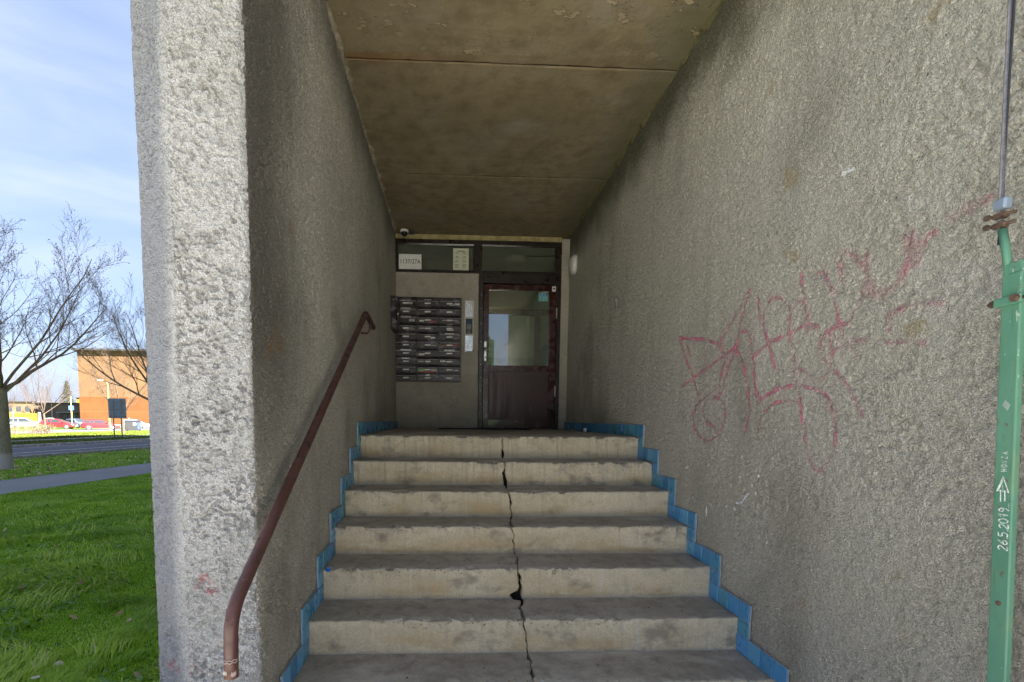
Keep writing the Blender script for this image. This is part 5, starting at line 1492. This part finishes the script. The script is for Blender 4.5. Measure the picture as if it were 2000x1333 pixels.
def person(loc, rz, label):
    me = bpy.data.meshes.new('person')
    J = {'pel': (0, 0, .92, .13), 'ab': (.03, 0, 1.10, .135), 'ch': (.09, 0, 1.30, .155), 'nk': (.14, 0, 1.44, .06), 'hd': (.18, 0, 1.54, .095), 'top': (.19, 0, 1.64, .075),
         'lh': (0, .09, .86, .10), 'lk': (.05, .10, .48, .07), 'la': (-.02, .10, .08, .05), 'lf': (.12, .11, .04, .04), 'rh': (0, -.09, .86, .10), 'rk': (-.02, -.10, .48, .07), 'ra': (-.12, -.10, .08, .05), 'rf': (.02, -.11, .04, .04),
         'ls': (.10, .20, 1.36, .07), 'le': (.10, .26, 1.08, .05), 'lw': (.24, .24, .88, .038), 'lg': (.29, .24, .80, .034), 'rs': (.10, -.20, 1.36, .07), 're': (.06, -.26, 1.08, .05), 'rw': (.18, -.25, .86, .038), 'rg': (.22, -.25, .78, .034)}
    E = [('pel', 'ab'), ('ab', 'ch'), ('ch', 'nk'), ('nk', 'hd'), ('hd', 'top'), ('pel', 'lh'), ('lh', 'lk'), ('lk', 'la'), ('la', 'lf'), ('pel', 'rh'), ('rh', 'rk'), ('rk', 'ra'), ('ra', 'rf'),
         ('ch', 'ls'), ('ls', 'le'), ('le', 'lw'), ('lw', 'lg'), ('ch', 'rs'), ('rs', 're'), ('re', 'rw'), ('rw', 'rg')]
    ks = list(J); me.from_pydata([J[k][:3] for k in ks], [(ks.index(a), ks.index(b)) for a, b in E], [])
    o = bpy.data.objects.new('person', me); col.objects.link(o); o.location = loc; o.rotation_euler = (0, 0, rz)
    md = o.modifiers.new('skin', 'SKIN'); 
    for i, k in enumerate(ks):
        me.skin_vertices[0].data[i].radius = (J[k][3], J[k][3]); 
    me.skin_vertices[0].data[0].use_root = True
    o.modifiers.new('sub', 'SUBSURF').levels = 2
    o.modifiers['sub'].render_levels = 2
    t = MT('clothing', .9); z = t.xyz(t.obj())[2]
    k = t.mix(t.math('GREATER_THAN', z, .88), (.02, .022, .03), (.015, .016, .025))
    k = t.mix(t.math('GREATER_THAN', z, 1.47), k, (.45, .28, .20)); k = t.mix(t.math('GREATER_THAN', z, 1.60), k, (.5, .5, .48))
    k = t.mix(t.math('LESS_THAN', z, .84), k, (.02, .022, .03))
    me.materials.append(t.done(k)); tag(o, label, 'person'); return o
if not bpy.data.meshes.get('zz'): pass
person((-53.0, 82.5, gz(-53, 82.5)), R(150), 'person in a dark jacket and pale hat walking by the parked cars')

def shrub(loc, label, seed, h, w, n):
    T = thing('bare_shrub', label, 'shrub', loc, 0, 'low bare shrubs on the far lawn'); rr = random.Random(seed); br = []; tips = []
    for k in range(n):
        a = rr.uniform(0, 6.283); p = Vector((rr.uniform(-w, w)*.5, rr.uniform(-w, w)*.3, 0)); d = Vector((math.cos(a)*.5, math.sin(a)*.5, 1)).normalized()
        pts = [p]; q = p
        for j in range(5): d = (d+Vector((rr.uniform(-.2, .2), rr.uniform(-.2, .2), .05))).normalized(); q = q+d*h/5*rr.uniform(.7, 1.1); pts.append(q)
        br.append((pts, [.014, .012, .010, .008, .006, .004], 4)); tips += pts[2:]
    V, F = tubes_np(br); mk('stems', mesh_np('stems', V, F), M_twig, T)
    V, F = leaf_bits(tips, rr, .8, .05, 2); mk('leaves', mesh_np('leaves', np.array(V), np.array(F)), plain('shrub_leaf', (.10, .10, .035), .9, var=.4, scale=2), T)
shrub((-38.6, 47.0, gz(-38.6, 47)), 'low bare shrub on the far lawn nearest the leftmost tree', 3, 1.1, 1.6, 60)
shrub((-37.0, 46.0, gz(-37, 46)), 'small bare shrub on the far lawn right of the larger shrubs', 5, 1.0, .7, 30)
shrub((-41.2, 48.0, gz(-41.2, 48)), 'wide bare shrub on the far lawn at the left edge', 8, 1.0, 2.0, 60)

# ================================================================== GRASS AND FALLEN LEAVES
def blade_mesh(px, py, h, w, lean, az, name, tone):
    n = len(px); pz = gheight(px, py)
    fx, fy = np.cos(az), np.sin(az); sx, sy = -fy, fx
    rows = []
    for u, ww in ((0, 1.0), (.5, .8), (1.0, 0.0)):
        out = lean*h*u**1.7; zz_ = h*u*np.sqrt(np.clip(1-(lean*u*.75)**2, .05, 1))
        cx_ = px+fx*out; cy_ = py+fy*out; cz = pz+zz_-.004
        if ww > 0:
            rows.append(np.stack([cx_-sx*w*ww/2, cy_-sy*w*ww/2, cz], -1)); rows.append(np.stack([cx_+sx*w*ww/2, cy_+sy*w*ww/2, cz], -1))
        else: rows.append(np.stack([cx_, cy_, cz], -1))
    V = np.stack(rows, 1).reshape(-1, 3); b = np.arange(n)*5
    me = mesh_np(name, V, [np.stack([b, b+1, b+3, b+2], 1), np.stack([b+2, b+3, b+4], 1)])
    vattr(me, 'tone', np.repeat(tone, 5)); return me
def wedge(n, y0, y1, k0, k1, p=-.6):
    u = rng.random(n); e = p+1
    y = (y0**e+u*(y1**e-y0**e))**(1/e)
    return y*(k0+(k1-k0)*rng.random(n)), y
t = MT('grass_blade', .55, .3)
k = t.ramp(t.attr('tone'), [(0, (.075, .17, .012)), (.4, (.24, .42, .03)), (.75, (.42, .58, .06)), (.92, (.52, .62, .14)), (1, (.58, .54, .30))])
t.put(t.b.inputs['Base Color'], k)
tl = t.n.new('ShaderNodeBsdfTranslucent'); t.l.new(k, tl.inputs[0]); ms_ = t.n.new('ShaderNodeMixShader'); ms_.inputs[0].default_value = .5
t.l.new(t.b.outputs[0], ms_.inputs[1]); t.l.new(tl.outputs[0], ms_.inputs[2]); t.l.new(ms_.outputs[0], t.n['Material Output'].inputs[0])
M_blade = t.m
t = MT('yellowed_blade', .6, .2)
M_fblade = t.done(t.ramp(t.attr('tone'), [(0, (.032, .052, .005)), (.5, (.062, .085, .006)), (.9, (.095, .115, .009)), (1, (.15, .13, .04))]))
def tones(px, py, n, dry=.04):
    v = .15+.55*fbm(px, py, 1.6, 3, 600)+.35*(rng.random(n)-.5)+.15*(fbm(px, py, 7, 2, 610)-.5)
    d = rng.random(n) < dry*2*fbm(px, py, 1.1, 2, 620); v = np.clip(v, 0, .93); v[d] = rng.uniform(.93, 1.0, d.sum()); return v
n = 210000
px, py = wedge(n, 2.2, 13.5, -1.25, -.50, -1.05)
keep = (lateral(px, py) < 9.36+.08*(vnoise(px*6, py*6, 7)-.5)) & (px < -1.26); px, py = px[keep], py[keep]; n = len(px)
cl_ = fbm(px, py, 2.4, 3, 630)
h = (.018+.050*sstep(.40, .75, cl_))*rng.uniform(.6, 1.3, n); lean = np.clip(.35+.75*sstep(.45, .7, cl_)*rng.uniform(.6, 1.2, n), 0, 1.2)
az = 6.283*fbm(px, py, .9, 2, 640)*1.6+rng.normal(0, .9, n)
w = (.0042+.0007*py)*rng.uniform(.7, 1.3, n)
o = mk('lawn_grass', blade_mesh(px, py, h, w, lean, az, 'lawn_grass', tones(px, py, n)), M_blade); tag(o, 'lush green lawn grass beside the pale wall end', 'grass', kind='stuff')
n = 70000
px, py = wedge(n, 9, 26, -1.15, -.50, -.9); L = lateral(px, py)
keep = (L > 11.48) & (L < 16.35); px, py = px[keep], py[keep]; n = len(px)
o = mk('verge_grass', blade_mesh(px, py, rng.uniform(.03, .075, n), .010*rng.uniform(.7, 1.4, n), rng.uniform(.2, .9, n), rng.uniform(0, 6.28, n), 'verge_grass', tones(px, py, n, .1)), M_blade)
tag(o, 'grass verge between the footpath and the road', 'grass', kind='stuff')
n = 60000
px, py = wedge(n, 22, 60, -1.0, -.52, -.7); L = lateral(px, py)
keep = ((L > 22.5) & (L < 27.2)) | (L > 28.6) & (L < 51); px, py = px[keep], py[keep]; n = len(px)
o = mk('far_lawn_grass', blade_mesh(px, py, rng.uniform(.04, .09, n), .028*rng.uniform(.7, 1.4, n), rng.uniform(.2, .9, n), rng.uniform(0, 6.28, n), 'far_lawn_grass', tones(px, py, n, .08)), M_fblade)
tag(o, 'grass of the far lawn beyond the road', 'grass', kind='stuff')
n = 16000
px, py = wedge(n, 2.2, 8.0, -1.25, -.50, -1.2)
keep = (lateral(px, py) < 9.2) & (px < -1.30) & (fbm(px, py, 1.5, 3, 690) > .46); px, py = px[keep], py[keep]; n = len(px)
az = 6.283*fbm(px, py, .8, 2, 641)*1.6+rng.normal(0, .5, n)
o = mk('long_grass', blade_mesh(px, py, rng.uniform(.07, .13, n), .0055*rng.uniform(.7, 1.3, n)+.0004*py, rng.uniform(.7, 1.15, n), az, 'long_grass', np.clip(rng.normal(.72, .16, n), .2, 1)), M_blade)
tag(o, 'longer bent blades standing out of the near lawn', 'grass', kind='stuff')
# broad-leaved weeds and fallen leaves
def scatter_leaves(px, py, s, name, mat, label, zoff=.03):
    n = len(px); az = rng.uniform(0, 6.28, n); ti = rng.normal(0, .45, n); tj = rng.normal(0, .45, n)
    c = np.stack([px, py, gheight(px, py)+zoff*rng.uniform(.2, 1, n)], -1)
    a = np.stack([np.cos(az), np.sin(az), ti], -1)*s[:, None]; b = np.stack([-np.sin(az), np.cos(az), tj], -1)*s[:, None]*.6
    V = np.stack([c-a, c-a*.3+b, c+a*.4+b*.8, c+a, c+a*.4-b*.8, c-a*.3-b], 1).reshape(-1, 3); k_ = np.arange(n)*6
    me = mesh_np(name, V, [np.stack([k_, k_+1, k_+2, k_+3], 1), np.stack([k_, k_+3, k_+4, k_+5], 1)], smooth=False); vattr(me, 'tone', np.repeat(rng.random(n), 6))
    return tag(mk(name, me, mat), label, 'leaves', kind='stuff')
t = MT('fallen_leaf', .8); M_fleaf = t.done(t.ramp(t.attr('tone'), [(0, (.10, .055, .025)), (.4, (.26, .17, .07)), (.65, (.40, .33, .20)), (.85, (.48, .44, .34)), (1, (.45, .28, .03))]))
t = MT('weed_leaf', .6); M_weed = t.done(t.ramp(t.attr('tone'), [(0, (.035, .10, .02)), (.6, (.07, .17, .035)), (1, (.13, .22, .07))]))
px, py = wedge(2600, 10, 27, -1.15, -.5, -.6); L = lateral(px, py); keep = (L > 11.3) & (L < 16.3); px, py = px[keep], py[keep]
scatter_leaves(px, py, rng.uniform(.02, .05, len(px)), 'fallen_leaves', M_fleaf, 'pale fallen leaves scattered over the grass verge', .06)
px, py = wedge(2600, 20, 50, -1.0, -.5, -.6); L = lateral(px, py); keep = (L > 21.9) & (L < 23.4); px, py = px[keep], py[keep]
scatter_leaves(px, py, rng.uniform(.03, .07, len(px)), 'kerb_leaves', M_fleaf, 'brown leaves heaped along the far kerb', .06)
px, py = wedge(90, 2.4, 10, -1.15, -.5, -.8); keep = (lateral(px, py) < 9.3) & (px < -1.4); px, py = px[keep], py[keep]
scatter_leaves(px, py, rng.uniform(.012, .03, len(px)), 'lawn_leaves', M_fleaf, 'few dry yellow leaves lying in the near lawn', .07)
px, py = wedge(3000, 2.3, 10, -1.2, -.5, -.9); keep = (lateral(px, py) < 9.3) & (px < -1.3) & (fbm(px, py, 1.7, 2, 660) > .5); px, py = px[keep], py[keep]
scatter_leaves(px, py, rng.uniform(.008, .020, len(px)), 'lawn_weeds', M_weed, 'clover and broad weeds among the near lawn grass', .055)
